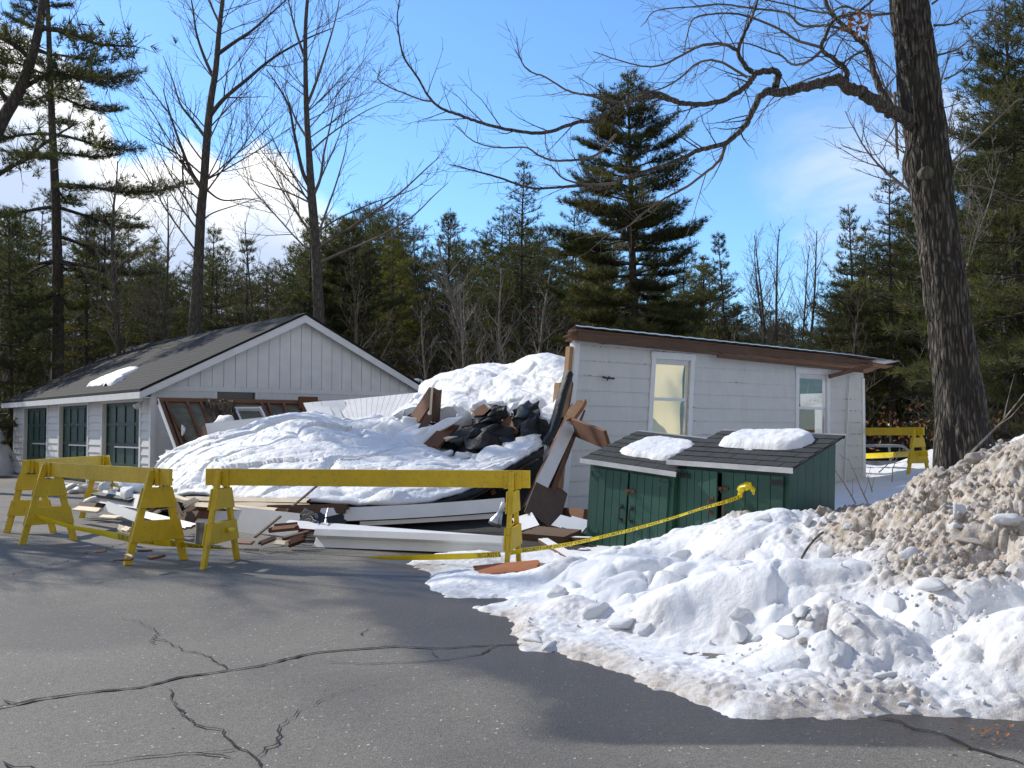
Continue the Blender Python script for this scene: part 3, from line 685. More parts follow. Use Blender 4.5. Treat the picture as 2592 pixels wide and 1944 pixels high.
# ------------------------------------------------------------------ green storage bins
def build_bin(name, label, loc, W, roll, hz, D=.94, ajar=0, rusty=False, seed=1, H0=1.06, H1=1.36):
    b = thing(name, label, 'storage bin', loc, (Matrix.Rotation(hz, 3, 'Z') @ Matrix.Rotation(roll, 3, 'Y')).to_euler())
    rng = random.Random(seed); body = MB(); t = .03
    def top(y): return H0+(H1-H0)*y/D
    for x in (0, W-t):
        n = 6
        for i in range(n):
            y0, y1 = i*D/n+.002, (i+1)*D/n-.002; body.hexa([(x,y0,0),(x+t,y0,0),(x+t,y1,0),(x,y1,0),(x,y0,top(y0)),(x+t,y0,top(y0)),(x+t,y1,top(y1)),(x,y1,top(y1))])
    body.box((t,D-t,0),(W-t,D-.002,H1-.02)); body.box((t,.002,H0-.12),(W-t,.03,H0)); body.box((t,.002,0),(t+.06,.03,H0-.12)); body.box((W-t-.06,.002,0),(W-t,.03,H0-.12)); body.box((t,.03,.02),(W-t,D-t,.05))
    part('body', body, GREEN, b)
    x0, x1 = t+.03, W-t-.03; mid = W*.5 if not ajar else W*.42
    for k, (a, c) in enumerate(((x0, mid-.012), (mid+.012, x1))):
        d = MB(); n = 5; bw = (c-a)/n
        for i in range(n): d.box((a+i*bw+.004,-.028+rng.uniform(-.002,.002),.04+rng.uniform(0,.006)),(a+(i+1)*bw-.004,-.004,H0-.10))
        d.box((a,-.0038,.2),(c,.0015,.3)); d.box((a,-.0038,.72),(c,.0015,.8))
        do = part('door', d, GREEN, b)
        if ajar and k == 0:
            do.location = Vector((a, 0, 0)) - Matrix.Rotation(-ajar, 3, 'Z') @ Vector((a, 0, 0)); do.rotation_euler = (0, 0, -ajar)
        hx = c-.07 if k == 0 else a+.07; h = MB(); hz_ = .60+(.08 if rusty else 0)
        h.tube([(hx,-.028,hz_),(hx,-.075,hz_-.01),(hx,-.08,hz_-.13),(hx,-.03,hz_-.15)], .011, 8); h.box((hx-.025,-.034,hz_-.01),(hx+.025,-.0285,hz_+.035)); h.box((hx-.025,-.034,hz_-.18),(hx+.025,-.0285,hz_-.135))
        part('handle', h, RUST if rusty else DARKMETAL, do)
        for z in (.22, H0-.2):
            hg = MB(); e = a if k == 0 else c; sg = 1 if k == 0 else -1
            hg.box((min(e, e+sg*.16),-.036,z),(max(e, e+sg*.16),-.0285,z+.05)); hg.tube([(e,-.04,z-.01),(e,-.04,z+.06)], .01, 6); part('hinge', hg, GREEN if not rusty else DARKMETAL, do)
        if k == 1:
            hp = MB(); hp.box((a-.05,-.05,.80),(a+.1,-.029,.83)); hp.tube([(a+.02,-.05,.83),(a+.02,-.085,.80),(a+.02,-.05,.765)], .008, 6); part('hasp', hp, RUST, do)
    r = MB(); ov = .09; sl = (H1-H0)/D; y0, y1 = -ov, D+.05
    z = lambda y: H0+.006+sl*y
    r.hexa([(-ov,y0,z(y0)),(W+ov,y0,z(y0)),(W+ov,y1,z(y1)),(-ov,y1,z(y1)),(-ov,y0,z(y0)+.02),(W+ov,y0,z(y0)+.02),(W+ov,y1,z(y1)+.02),(-ov,y1,z(y1)+.02)])
    rows = 7
    for j in range(rows):
        ya, yb = y0+(y1-y0)*j/rows, y0+(y1-y0)*(j+1)/rows; x = -ov-(.14 if j % 2 else 0)
        while x < W+ov:
            xa, xb = max(x, -ov)+.004, min(x+.30, W+ov)-.004
            if xb > xa+.02:
                l = rng.uniform(.009, .016); r.add([(xa,ya,z(ya)+.02+l),(xb,ya,z(ya)+.02+l),(xb,yb,z(yb)+.022),(xa,yb,z(yb)+.022),(xa,ya,z(ya)+.02),(xb,ya,z(ya)+.02)], [(0,1,2,3),(0,4,5,1),(0,3,4),(1,5,2)])
            x += .30
    part('roof', r, BINROOF, b)
    e = MB(); e.box((-ov-.004,y0-.012,z(y0)-.035),(W+ov+.004,y0-.001,z(y0)+.024)); part('drip_edge', e, ALU, b)
    e = MB(); e.box((-ov-.002,y1+.001,z(y1)-.02),(W+ov+.002,y1+.012,z(y1)+.035)); part('ridge_trim', e, ALU, b)
    return b
HZ = math.radians(-47)
BIN1 = build_bin('storage_bin', 'smaller sunken green storage bin with two dark iron handles, tight against its neighbour', (.93,13.2,-.04), 1.34, math.radians(4.9), HZ, seed=2, H0=1.13, H1=1.43)
BIN2 = build_bin('storage_bin', 'larger green storage bin with one door ajar, yellow tape tied to its door', (1.93,12.25,.0), 1.50, math.radians(1.9), HZ, ajar=math.radians(5), rusty=True, seed=4, H0=1.10, H1=1.40)

# ------------------------------------------------------------------ snow helpers
def snow_pad(name, label, root, x0, x1, y0, y1, zf, thick, seed, res=.02, jag=.16, group=None):
    """snow lying on a sloped roof: local footprint with a ragged, rounded edge"""
    nu, nv = int((x1-x0)/res), int((y1-y0)/res); u, v = np.meshgrid(np.linspace(-1, 1, nu), np.linspace(-1, 1, nv))
    X = (x0+x1)/2+u*(x1-x0)/2; Y = (y0+y1)/2+v*(y1-y0)/2; p = np.stack([X.ravel(), Y.ravel(), 0*X.ravel()+seed], 1)
    r = (np.abs(u.ravel())**3.2+np.abs(v.ravel())**3.2)**(1/3.2) + jag*fbm(p*3.2, 4, seed)
    h = thick*np.sqrt(np.clip(1-r**6, 0, 1))*(1+.25*fbm(p*2.5, 4, seed+9)) + .012*fbm(p*14, 3, seed+3) - .075*sstep(.80, 1.03, r)
    base = np.array([zf(y) for y in p[:,1]]); z = base + h; p2 = np.stack([p[:,0], p[:,1], z], 1)
    keep = (r < 1.04); f = gridfaces(nv, nu); f = f[keep[f].all(1)]
    used = np.unique(f); mp = -np.ones(len(p2), int); mp[used] = np.arange(len(used))
    M3 = root.rotation_euler.to_matrix(); wv = [M3 @ Vector(q) + root.location for q in p2[used]]
    wv = np.array([tuple(q) for q in wv]); c = wv.mean(0)
    o = link(name, npmesh(name, wv-c, mp[f], SNOW, True, {'dirt': np.zeros(len(wv))})); o.location = c
    return tag(o, label, 'snow', group)
snow_pad('roof_snow', 'thin snow slab on the shingles of the smaller green bin', BIN1, .22, 1.22, .10, .86, lambda y: 1.13+.03+.319*y, .065, 3, jag=.26)
snow_pad('roof_snow', 'thick rounded snow slab on the roof of the larger green bin', BIN2, .14, 1.36, .34, .92, lambda y: 1.10+.03+.319*y, .105, 6, jag=.16)

class RT: pass
rt = RT(); rt.rotation_euler = Euler((0, 0, GA)); rt.location = GO
gz = lambda x: 2.46+.06+.05+(4.36-2.46)/(7.75/2)*x
def garage_snow(name, label, x0, x1, y0, y1, thick, seed, right=False):
    r2 = RT(); r2.location = GO; r2.rotation_euler = Euler((0, 0, GA + math.pi/2))
    # pad frame: local X runs along the eave, local Y up the slope towards -x of the garage frame
    return snow_pad(name, label, r2, y0, y1, -x1, -x0, (lambda y: gz(-y)) if not right else (lambda y: gz(7.75+y)), thick, seed, .03, .25)
garage_snow('snow_patch', 'flat leftover snow patch sliding down the grey garage roof', .15, 1.3, 4.2, 6.3, .09, 21)
garage_snow('snow_lump', 'small snow lump beside the bigger patch on the garage roof', .05, .5, 3.2, 4.3, .13, 24)
garage_snow('snow_lump', 'tiny snow lump hanging on the far garage eave', 7.35, 7.75, -.2, .3, .16, 27, True)
# ------------------------------------------------------------------ chunks
def chunk_mesh(name, seed, sc=(1,1,.8), flat=0, res=2, mat=None, dirt=0.0):
    rng = random.Random(seed); bm = bmesh.new()
    for i in range(15):
        v = Vector((rng.gauss(0,1), rng.gauss(0,1), rng.gauss(0,1))).normalized()*rng.uniform(.75, 1)
        bm.verts.new((v.x*sc[0], v.y*sc[1], v.z*sc[2]))
    bmesh.ops.convex_hull(bm, input=bm.verts[:]); bmesh.ops.delete(bm, geom=[v for v in bm.verts if not v.link_faces], context='VERTS')
    bmesh.ops.subdivide_edges(bm, edges=bm.edges[:], cuts=3, use_grid_fill=True)
    bmesh.ops.triangulate(bm, faces=bm.faces[:])
    for _ in range(2): bmesh.ops.smooth_vert(bm, verts=bm.verts[:], factor=.3, use_axis_x=True, use_axis_y=True, use_axis_z=True)
    me = bpy.data.meshes.new(name); bm.to_mesh(me); bm.free()
    n = len(me.vertices); v = np.empty(n*3); me.vertices.foreach_get('co', v); v = v.reshape(-1, 3)
    l = np.linalg.norm(v, axis=1, keepdims=True); v = v*(1+.20*fbm(v*2.4+seed, 3, seed)[:,None]+.11*fbm(v*5+seed, 4, seed, .65)[:,None])
    me.vertices.foreach_set('co', v.ravel()); me.polygons.foreach_set('use_smooth', np.ones(len(me.polygons), bool)); me.materials.append(mat or SNOW)
    at = me.attributes.new('dirt', 'FLOAT', 'POINT'); at.data.foreach_set('value', np.full(n, dirt, dtype=np.float32)); me.update(); return me
CH = [chunk_mesh('snow_chunk', 40+i, ((1,.8,.7),(1,.9,.9),(1,.6,.5),(.8,1,.6),(1,1,.75),(1,.75,.85))[i % 6]) for i in range(8)]
CHD = [chunk_mesh('dirty_ice_chunk', 60+i, ((1,.8,.5),(1,.9,.8),(1,.6,.45))[i % 3], dirt=.9) for i in range(4)]
def chunk(name, label, loc, s, seed, meshes=CH, group=None, scl=(1,1,1), cat='snow chunk', rot=None):
    rng = random.Random(seed*7+1); o = link(name, meshes[seed % len(meshes)]); o.location = loc
    o.scale = tuple(s*k for k in scl); o.rotation_euler = rot or (rng.uniform(-.5,.5), rng.uniform(-.5,.5), rng.uniform(0,6.28)); return tag(o, label, cat, group)

# ------------------------------------------------------------------ collapsed roof and the snow on it
FR = [(140,500,18.2),(168,497,17.3),(195,493.5,16.6),(230,497,15.8),(270,500,15.2),(315,501,14.9),(355,503,14.8),(395,504,14.7),(437,498,15.0),(477,484,15.7),(517,460,16.6),(544,443,17.4)]
BK = [(158,474,19.6),(172,459,20.0),(203,444,20.5),(240,432,20.8),(283,420.5,21),(318,418,21),(346,428,20.6),(380,425,20.2),(414,430,19.2),(452,450,18.4),(492,452,18.0),(541,447,17.6)]
def roof_rows():
    f = [P(*a) for a in FR]; b = [P(*a) for a in BK]; r1, r2 = [], []
    for i, (p, q) in enumerate(zip(f, b)):
        bul = .20*math.sin(math.pi*min(1, (i+.5)/9)) if i < 10 else 0
        r1.append(p.lerp(q, .33)+Vector((0,0,bul))); r2.append(p.lerp(q, .68)+Vector((0,0,bul*.9)))
    return [f, r1, r2, b]
def build_roof():
    rows = roof_rows(); nv, nu = 240, 520; base = patch(rows, nv, nu); N = gnormal(base)
    p = base.reshape(-1, 3); u = np.tile(np.linspace(0, 1, nu), nv); v = np.repeat(np.linspace(0, 1, nv), nu)
    # sagging slabs with creases that run down the slope
    q = np.stack([p[:,0]*.42+p[:,1]*.22, p[:,1]*1.0-p[:,0]*.30, p[:,2]*.6], 1)
    wq = q+.22*np.stack([vn(p*.9,41), vn(p*.9+7,42), 0*u], 1)
    crx = lambda n: np.clip(np.abs(n)/.16, 0, 1)**.6
    h = .22*np.sqrt(billow(wq*1.1, 2, 3, .3)) + .11*crx(vn(wq*1.5+3, 47)) +   .022*crx(vn(wq*3.0+9, 48)) + .014*crx(vn(wq*np.array([1.6,1,1])*6.5, 49)) + .03*billow(p*3.4, 3, 43) + .11*(worley(wq*1.25+4, 46)[2]-.5) + .02*fbm(p*9, 3, 2)*sstep(-.1,.4,vn(p*1.1,44)) - .30
    blk = sstep(.62, .80, u)*sstep(.35, .75, v); w1, w2, cid = worley(p*np.array([1.5,1.5,1.5]), 4)
    h = h*(1-.4*blk) + blk*(.30*(cid-.35)*sstep(0, .12, w2-w1) - .10*(1-sstep(0, .2, w2-w1)))
    edge = np.minimum(sstep(0, .05, v), sstep(0, .015, u))
    h = h*(.15+.85*edge) + .15*np.sqrt(np.clip(np.minimum(v/.07, 1), 0, 1)) - .02 + .05*fbm(p*2.4, 3, 12)*sstep(.1,0,v)
    S = p + N.reshape(-1,3)*np.where(N.reshape(-1,3)[:,2:]<0, -1, 1)*h[:,None]
    S = S.reshape(nv, nu, 3)
    fr = S[:1].copy(); fr[..., 2] = base[:1, :, 2]-.02; fr[..., 1] += .03                        # rounded snow lip at the eave
    bk = S[-1:].copy(); bk[..., 1] += .5; bk[..., 2] -= .7; bk2 = bk.copy(); bk2[..., 2] = 0
    S = np.concatenate([fr, S, bk, bk2]); V = S.reshape(-1, 3); c = np.array([-1.8, 17.5, .6])
    o = link('roof_snow', npmesh('roof_snow', V-c, gridfaces(nv+3, nu), SNOW, True, {'dirt': np.zeros(len(V))})); o.location = c
    tag(o, 'broad creased snow sheet over the sagging fallen roof behind the barricade', 'snow')
    # the deck under it: tar paper skin over boards, drooping front edge
    t = thing('fallen_roof', 'fallen black tar-paper roof curling up to the leaning shed corner', 'roof', (-1.8, 17.5, 0))
    mb = MB(); ext = [r[:] for r in rows]; nn = 90
    B = patch(ext, 8, nn); top = B.copy(); top[..., 2] -= .05; lip = top[:1].copy(); lip[..., 1] -= .10; lip[..., 2] -= .02+.03*np.sin(np.linspace(0, 40, nn))[None]
    low = lip.copy(); low[..., 2] -= .07; low[..., 1] += .01; bot = top[:1].copy(); bot[..., 2] -= .10
    mb.grid(np.concatenate([bot, low, lip, top])); part('tar_paper', mb, TAR, t, (-1.8, 17.5, 0), smooth=True)
    mb = MB(); k = 7
    D = patch(ext, 30, nn); D[..., 2] -= .16
    for j in range(29):
        a, b = D[j].copy(), D[j+1].copy(); b = a+(b-a)*.94; a2, b2 = a.copy(), b.copy(); a2[:, 2] -= .03; b2[:, 2] -= .03
        mb.grid(np.stack([a2, a, b, b2, a2]))
    part('roof_deck', mb, OLDWOOD, t, (-1.8, 17.5, 0))
    mb = MB(); e1 = catmull([tuple(P(*a)+Vector((0,.25,-.22))) for a in FR[5:]], 40); e2 = e1.copy(); e2[:,2] = 0.0; e2[:,1] += .9; e3 = (e1+e2)/2; e3[:,1] += .25; dr_ = np.stack([e2, e3, e1]); dr_ = catmull(dr_, 12); dr_ += (.09*fbm(dr_.reshape(-1,3)*2.2, 3, 19)).reshape(dr_.shape[:2])[...,None]*np.array([.2,1,.2])
    mb.grid(dr_); part('void_shade_sheet', mb, TAR, t, (-1.8, 17.5, 0), smooth=True)  # dark sheet added to blacken the shaded void under the eave
    # rafters under the drooping near edge
    for i in range(4, nn-3, 6):
        mb = MB(); mb.tube([Vector(B[j, i])-Vector((0,0,.27)) for j in range(0, 8)], .05, 4); part('rafter', mb, BROWN, t, (-1.8, 17.5, 0))
    # curled paper edge sweeping up the torn end
    mb = MB(); e = [(544,445,17.3),(552,432,17.5),(557,418,17.7),(561,402,17.85),(566,385,18.0),(570,372,18.1)]
    L = catmull([tuple(P(*a)) for a in e], 40); arr = np.stack([L+np.array([-.08,.30,0.03]), L+np.array([-.03,.0,.03]), L+np.array([.03,-.02,0]), L+np.array([.06,.06,-.04])])
    arr += .015*fbm(arr.reshape(-1,3)*8, 2, 5).reshape(arr.shape[:2])[..., None]
    mb.grid(arr); part('curled_edge', mb, TAR, t, (-1.8, 17.5, 0), smooth=True)
    # upper slope
    TB = [(388,424,20.4),(412,415,20.1),(433,416,19.7),(452,412,19.4),(472,418,19.2),(490,412,19.0),(508,412,18.9),(526,420,18.5),(541,438,17.9),(556,424,18.1)]
    TM = [(405,406,21.2),(424,401,21),(442,397,20.7),(460,393,20.4),(478,391,20.2),(495,389,20),(512,388,19.8),(530,388,19.5),(546,392,19.1),(562,394,18.7)]
    TT = [(419,393,22.3),(432,387,22.3),(446,380,22.1),(463,374,21.9),(482,369,21.7),(499,370.5,21.5),(513,370,21.2),(526,363.5,20.9),(549,361.5,20.5),(573,366,19.9)]
    TZ = [(430,400,24.5),(445,396,24.5),(460,392,24.4),(476,388,24.2),(492,386,24),(508,384,23.8),(524,383,23.5),(540,380,23.2),(562,378,22.8),(590,380,22)]
    nv, nu = 120, 230; rr = [[P(*a) for a in r] for r in (TB, TM, TT, TZ)]; base = patch(rr, nv, nu); N = gnormal(base); N *= np.where(N[...,2:] < 0, -1, 1)
    p = base.reshape(-1,3); v = np.repeat(np.linspace(0,1,nv), nu); u = np.tile(np.linspace(0,1,nu), nv)
    q = np.stack([p[:,0]*.9+p[:,1]*.5+p[:,2]*.5, p[:,1]*.3-p[:,0]*.2, p[:,2]*.35], 1)
    h = .30*np.sqrt(billow(q*1.3+3, 2, 31, .3))+.10*np.clip(np.abs(vn(q*2.3,33))/.16,0,1)**.6+.02*np.clip(np.abs(vn(q*4.0,34))/.16,0,1)**.6+.03*billow(p*2.2,2,35)+.03*fbm(p*6, 3, 36)-.2
    w1, w2, cid = worley(p*3.0, 14); lo = sstep(.22, .05, v); h = h*sstep(0,.03,u)*(1-.5*lo)+lo*(.16*(cid-.3)*sstep(0,.15,w2-w1))
    V = p+N.reshape(-1,3)*h[:,None]; V = V.reshape(nv,nu,3); f0 = V[:1].copy(); f0[...,2] -= .30; f0[...,1] += .25
    z0 = V[-1:].copy(); z0[...,2] = 0; V = np.concatenate([f0, V, z0]).reshape(-1,3); c = np.array([-.6,20.5,1.5])
    o = link('roof_snow', npmesh('roof_snow', V-c, gridfaces(nv+2, nu), SNOW, True, {'dirt': np.zeros(len(V))})); o.location = c
    tag(o, 'high smooth snow slope above the torn black hole, against the shed', 'snow')
    # torn hole between the two: crumpled tar paper
    lo_ = [(404,432,18.9),(425,455,18.5),(445,452,18.2),(465,455,17.9),(485,460,17.7),(505,452,17.7),(522,449,17.7),(541,449,17.6)]
    md = [(404,426,19.6),(425,436,19.6),(445,432,19.4),(465,434,19.0),(485,434,18.7),(505,432,18.6),(522,436,18.3),(541,443,17.9)]
    up = [(402,418,20.2),(424,416,20.0),(445,414,19.8),(465,411,19.5),(485,414,19.3),(505,411,19.2),(522,416,18.9),(541,434,18.2)]
    A = patch([[P(*a) for a in r] for r in (lo_, md, up)], 9, 18); q = A.reshape(-1,3); N = gnormal(A); N *= np.where(N[...,2:]<0,-1,1)
    h = .26*billow(q*2.2, 2, 51)-.06; A = A+N*h.reshape(9,18)[...,None]+np.random.RandomState(5).normal(size=A.shape)*np.array([.04,.07,.05]); A = patch(A, 40, 80)
    mb = MB(); mb.grid(A); part('torn_tar_paper', mb, TAR, t, (-1.8,17.5,0), smooth=True)
build_roof()
for i, (x, y, d, s, sc) in enumerate([(386,430,19.3,.52,(1,.8,1)),(402,436,19.0,.55,(.9,.8,1.1)),(393,448,18.6,.42,(1.1,.8,.9)),(374,447,18.9,.40,(1,.8,.9)),(411,424,19.3,.30,(1,1,1)),(440,428,18.5,.33,(1.9,.7,.6)),(463,421,18.7,.28,(1,.7,1)),(444,455,17.9,.26,(1.1,.8,.9)),(431,460,17.8,.30,(1,.8,.8)),(462,457,17.8,.22,(1,.8,.9)),(477,461,17.6,.22,(1,.8,.8)),(500,452,17.6,.26,(1.3,.8,.7)),(517,451,17.5,.22,(1.3,.8,.6)),(506,446,17.7,.13,(1,1,.9)),(527,446,17.4,.12,(1,1,.8)),(417,460,17.9,.3,(1,.8,.7)),(384,460,18.0,.27,(1,.9,.7)),(540,426,18.0,.26,(1,.8,1.1)),(530,414,18.7,.3,(1.2,.8,.8)),(496,404,19.2,.24,(1.4,.8,.7)),(478,405,19.3,.22,(1.2,.8,.8)),(346,424,20.4,.3,(1.6,.9,.6)),(328,420,20.6,.3,(1.5,.9,.6))]):
    c = P(x, y, d)
    where = ['wedged before the torn black hole', 'tumbled on the fallen roof', 'on the lip of the torn roof'][i % 3]
    chunk('snow_block', 'broken snow block ' + where + ', among the tilted lumber', c, s, i+3, group='snow blocks around the torn roof', scl=sc, rot=((-.3 if i == 5 else 0), (-.55 if i == 5 else .2*((i*37 % 7)/3.5-1)), (i*1.7) % 6.28 if i != 5 else 0))

# ------------------------------------------------------------------ planks and other debris
def plank(name, label, p0, p1, w, t, mats, roll=0, jag=.0, seed=0, cat='board', group=None, bend=0, taper=1):
    """a board as one mesh, local x along its length so that grain runs the right way"""
    p0, p1 = Vector(p0), Vector(p1); d = p1-p0; L = d.length; x = d.normalized(); u = Vector((0,0,1)); y = u.cross(x)
    if y.length < .05: y = Vector((1,0,0)).cross(x)
    y.normalize(); z = x.cross(y); M = Matrix((x, y, z)).transposed(); M = M @ Matrix.Rotation(roll, 3, 'X')
    rng = random.Random(seed+int(L*1000)); ny = 6; nx = 8; mb = MB(); top = []; bot = []
    e0 = [rng.uniform(-jag, jag*.3) for _ in range(ny)]; e1 = [rng.uniform(-jag*.3, jag) for _ in range(ny)]
    for k in range(nx):
        s = k/(nx-1)
        for j in range(ny):
            xx = -L/2+L*s; xx += -e0[j]*0+(e0[j] if k == 0 else 0)+(e1[j] if k == nx-1 else 0); yy = (-.5+j/(ny-1))*w*(1+(taper-1)*s); zz = bend*4*s*(1-s)
            top.append((xx, yy, zz+t/2)); bot.append((xx, yy, zz-t/2))
    n = nx*ny; f = []; m = []
    for k in range(nx-1):
        for j in range(ny-1):
            a = k*ny+j; f.append((a, a+ny, a+ny+1, a+1)); m.append(0); f.append((n+a, n+a+1, n+a+ny+1, n+a+ny)); m.append(0)
    for k in range(nx-1):
        a = k*ny; f.append((a, n+a, n+a+ny, a+ny)); m.append(1); a = k*ny+ny-1; f.append((a, a+ny, n+a+ny, n+a)); m.append(1)
    for j in range(ny-1):
        f.append((j, j+1, n+j+1, n+j)); m.append(1); a = (nx-1)*ny+j; f.append((a, n+a, n+a+1, a+1)); m.append(1)
    mb.v = top+bot; mb.f = f; mb.m = m
    if not isinstance(mats, (list, tuple)): mats = [mats, mats]
    o = link(name, mb.mesh(name, list(mats))); o.matrix_world = Matrix.Translation((p0+p1)/2) @ M.to_4x4()
    return tag(o, label, cat, group)
def pl(name, label, a, b, w, t, mats, **k): return plank(name, label, P(*a), P(*b), w, t, mats, **k)
def z9(x, y, d): return Z9(x, y)+(d,)
def z3(x, y, d): return Z3(x, y)+(d,)
def z2(x, y, d): return Z2(x, y)+(d,)
WB = [WHITE, BROWN]; WR = [RAW, BROWN]

# litter under the heap, coloured near black for the shade there
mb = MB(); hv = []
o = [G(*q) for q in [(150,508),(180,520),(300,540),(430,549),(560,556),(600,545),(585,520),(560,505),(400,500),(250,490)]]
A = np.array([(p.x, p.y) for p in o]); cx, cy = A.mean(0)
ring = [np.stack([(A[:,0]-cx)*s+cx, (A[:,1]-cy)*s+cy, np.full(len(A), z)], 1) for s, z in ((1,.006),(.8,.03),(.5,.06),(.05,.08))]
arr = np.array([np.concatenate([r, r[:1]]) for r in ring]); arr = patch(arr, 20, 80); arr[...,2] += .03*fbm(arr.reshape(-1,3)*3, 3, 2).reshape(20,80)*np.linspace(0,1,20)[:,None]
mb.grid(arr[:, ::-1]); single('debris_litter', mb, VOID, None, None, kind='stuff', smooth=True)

# long pieces at the front of the heap
pl('siding_panel', 'long white siding panel lying on edge below the raw pine strips', (194,517,15.6), (300,530,14.0), .44, .05, WB, roll=math.radians(84), jag=.02, seed=1)
pl('roof_fascia', 'long white two-step fascia lying on the asphalt in front of the heap', (316,541.5,13.0), (505,548.5,11.98), .18, .07, WB, roll=math.radians(58), jag=.03, seed=2)
pl('fascia_strip', 'narrow white strip on top of the long two-step fascia', (317,534,12.97), (504,541.5,11.95), .085, .13, [WHITE, WHITE], roll=math.radians(62), seed=3)
pl('white_board', 'pointed white board stretching over the long fascia toward the snow', (287,524.5,13.7), (500,541,12.9), .30, .03, WB, roll=math.radians(12), jag=.10, seed=4)
pl('trim_board', 'white trim board hanging level under the drooping roof edge', (321,515.5,14.3), (504,505,14.3), .20, .04, WB, roll=math.radians(62), jag=.02, seed=5, bend=-.05)
pl('trim_board', 'lower grey-white trim board sagging beneath the white one', (360,524,14.4), (500,516,14.4), .07, .04, [WHITE, OLDWOOD], roll=math.radians(70), seed=6)
pl('raw_strip', 'long pale raw pine strip just under the snow edge', z9(980,268,15.9), z9(2290,292,14.7), .075, .035, WR, roll=math.radians(50), jag=.04, seed=7)
pl('raw_strip', 'second raw pine strip, below the snow-edge strip', z9(1150,312,15.7), z9(2300,350,14.6), .07, .035, WR, roll=math.radians(50), jag=.05, seed=8)
pl('raw_strip', 'thick raw pine strip with nail marks topping the white panel', z9(1070,335,15.5), z9(1950,400,14.5), .09, .05, WR, roll=math.radians(42), jag=.05, seed=9)
pl('brown_plank', 'brown plank face between the raw strip and the white panel', z9(1075,395,15.55), z9(2060,455,14.4), .22, .04, [BROWN, RAW], roll=math.radians(80), jag=.03, seed=10)
pl('brown_plank', 'broad brown plank in shade under the roof edge', z9(1900,385,14.7), z9(2700,375,14.3), .13, .05, OLDWOOD, roll=math.radians(75), jag=.08, seed=11)  # darker wood colour stands in for the shade under the roof edge
pl('white_door_panel', 'sloping white door panel behind the nearer trestle leg', z9(130,345,15.4), z9(470,470,14.6), .14, .05, [WHITE, OLDWOOD], roll=math.radians(68), seed=12)
pl('white_door_panel', 'pointed end of a white panel touching the asphalt', z9(520,440,14.5), z9(1000,560,13.6), .14, .03, WB, roll=math.radians(25), jag=.18, seed=13)
pl('eave_board', 'white eave board with black edge sticking out of the heap', z9(70,245,16.6), z9(520,310,15.2), .22, .05, [WHITE, OLDWOOD], roll=math.radians(60), seed=14)
pl('tar_strip', 'black tar strip on top of the eave board', z9(60,195,16.8), z9(470,260,15.5), .30, .04, TAR, roll=math.radians(15), seed=15)
pl('brown_post', 'dark brown post with a broken top leaning out of the heap', z9(745,110,14.6), z9(900,450,14.0), .13, .09, [OLDWOOD, RAW], roll=.5, jag=.06, seed=16)
pl('broken_post_end', 'raw broken post end rising from the snow edge', z9(725,150,14.75), z9(790,80,14.75), .10, .08, [RAW, OLDWOOD], jag=.08, seed=17)
pl('iron_rod', 'thin rusty rod sticking up beside the broken post', z9(700,110,14.8), z9(735,38,14.8), .015, .015, [RUST, RUST], seed=18)
pl('thin_lath', 'long thin brown lath leaning against the raw strips', z9(1725,680,12.9), z9(2000,455,13.5), .03, .02, OLDWOOD, seed=19)
pl('thin_lath', 'thin grey lath crossing the snow edge at a steep slant', z2(1105,1175,14.0), z2(1330,985,14.6), .03, .02, OLDWOOD, seed=20)
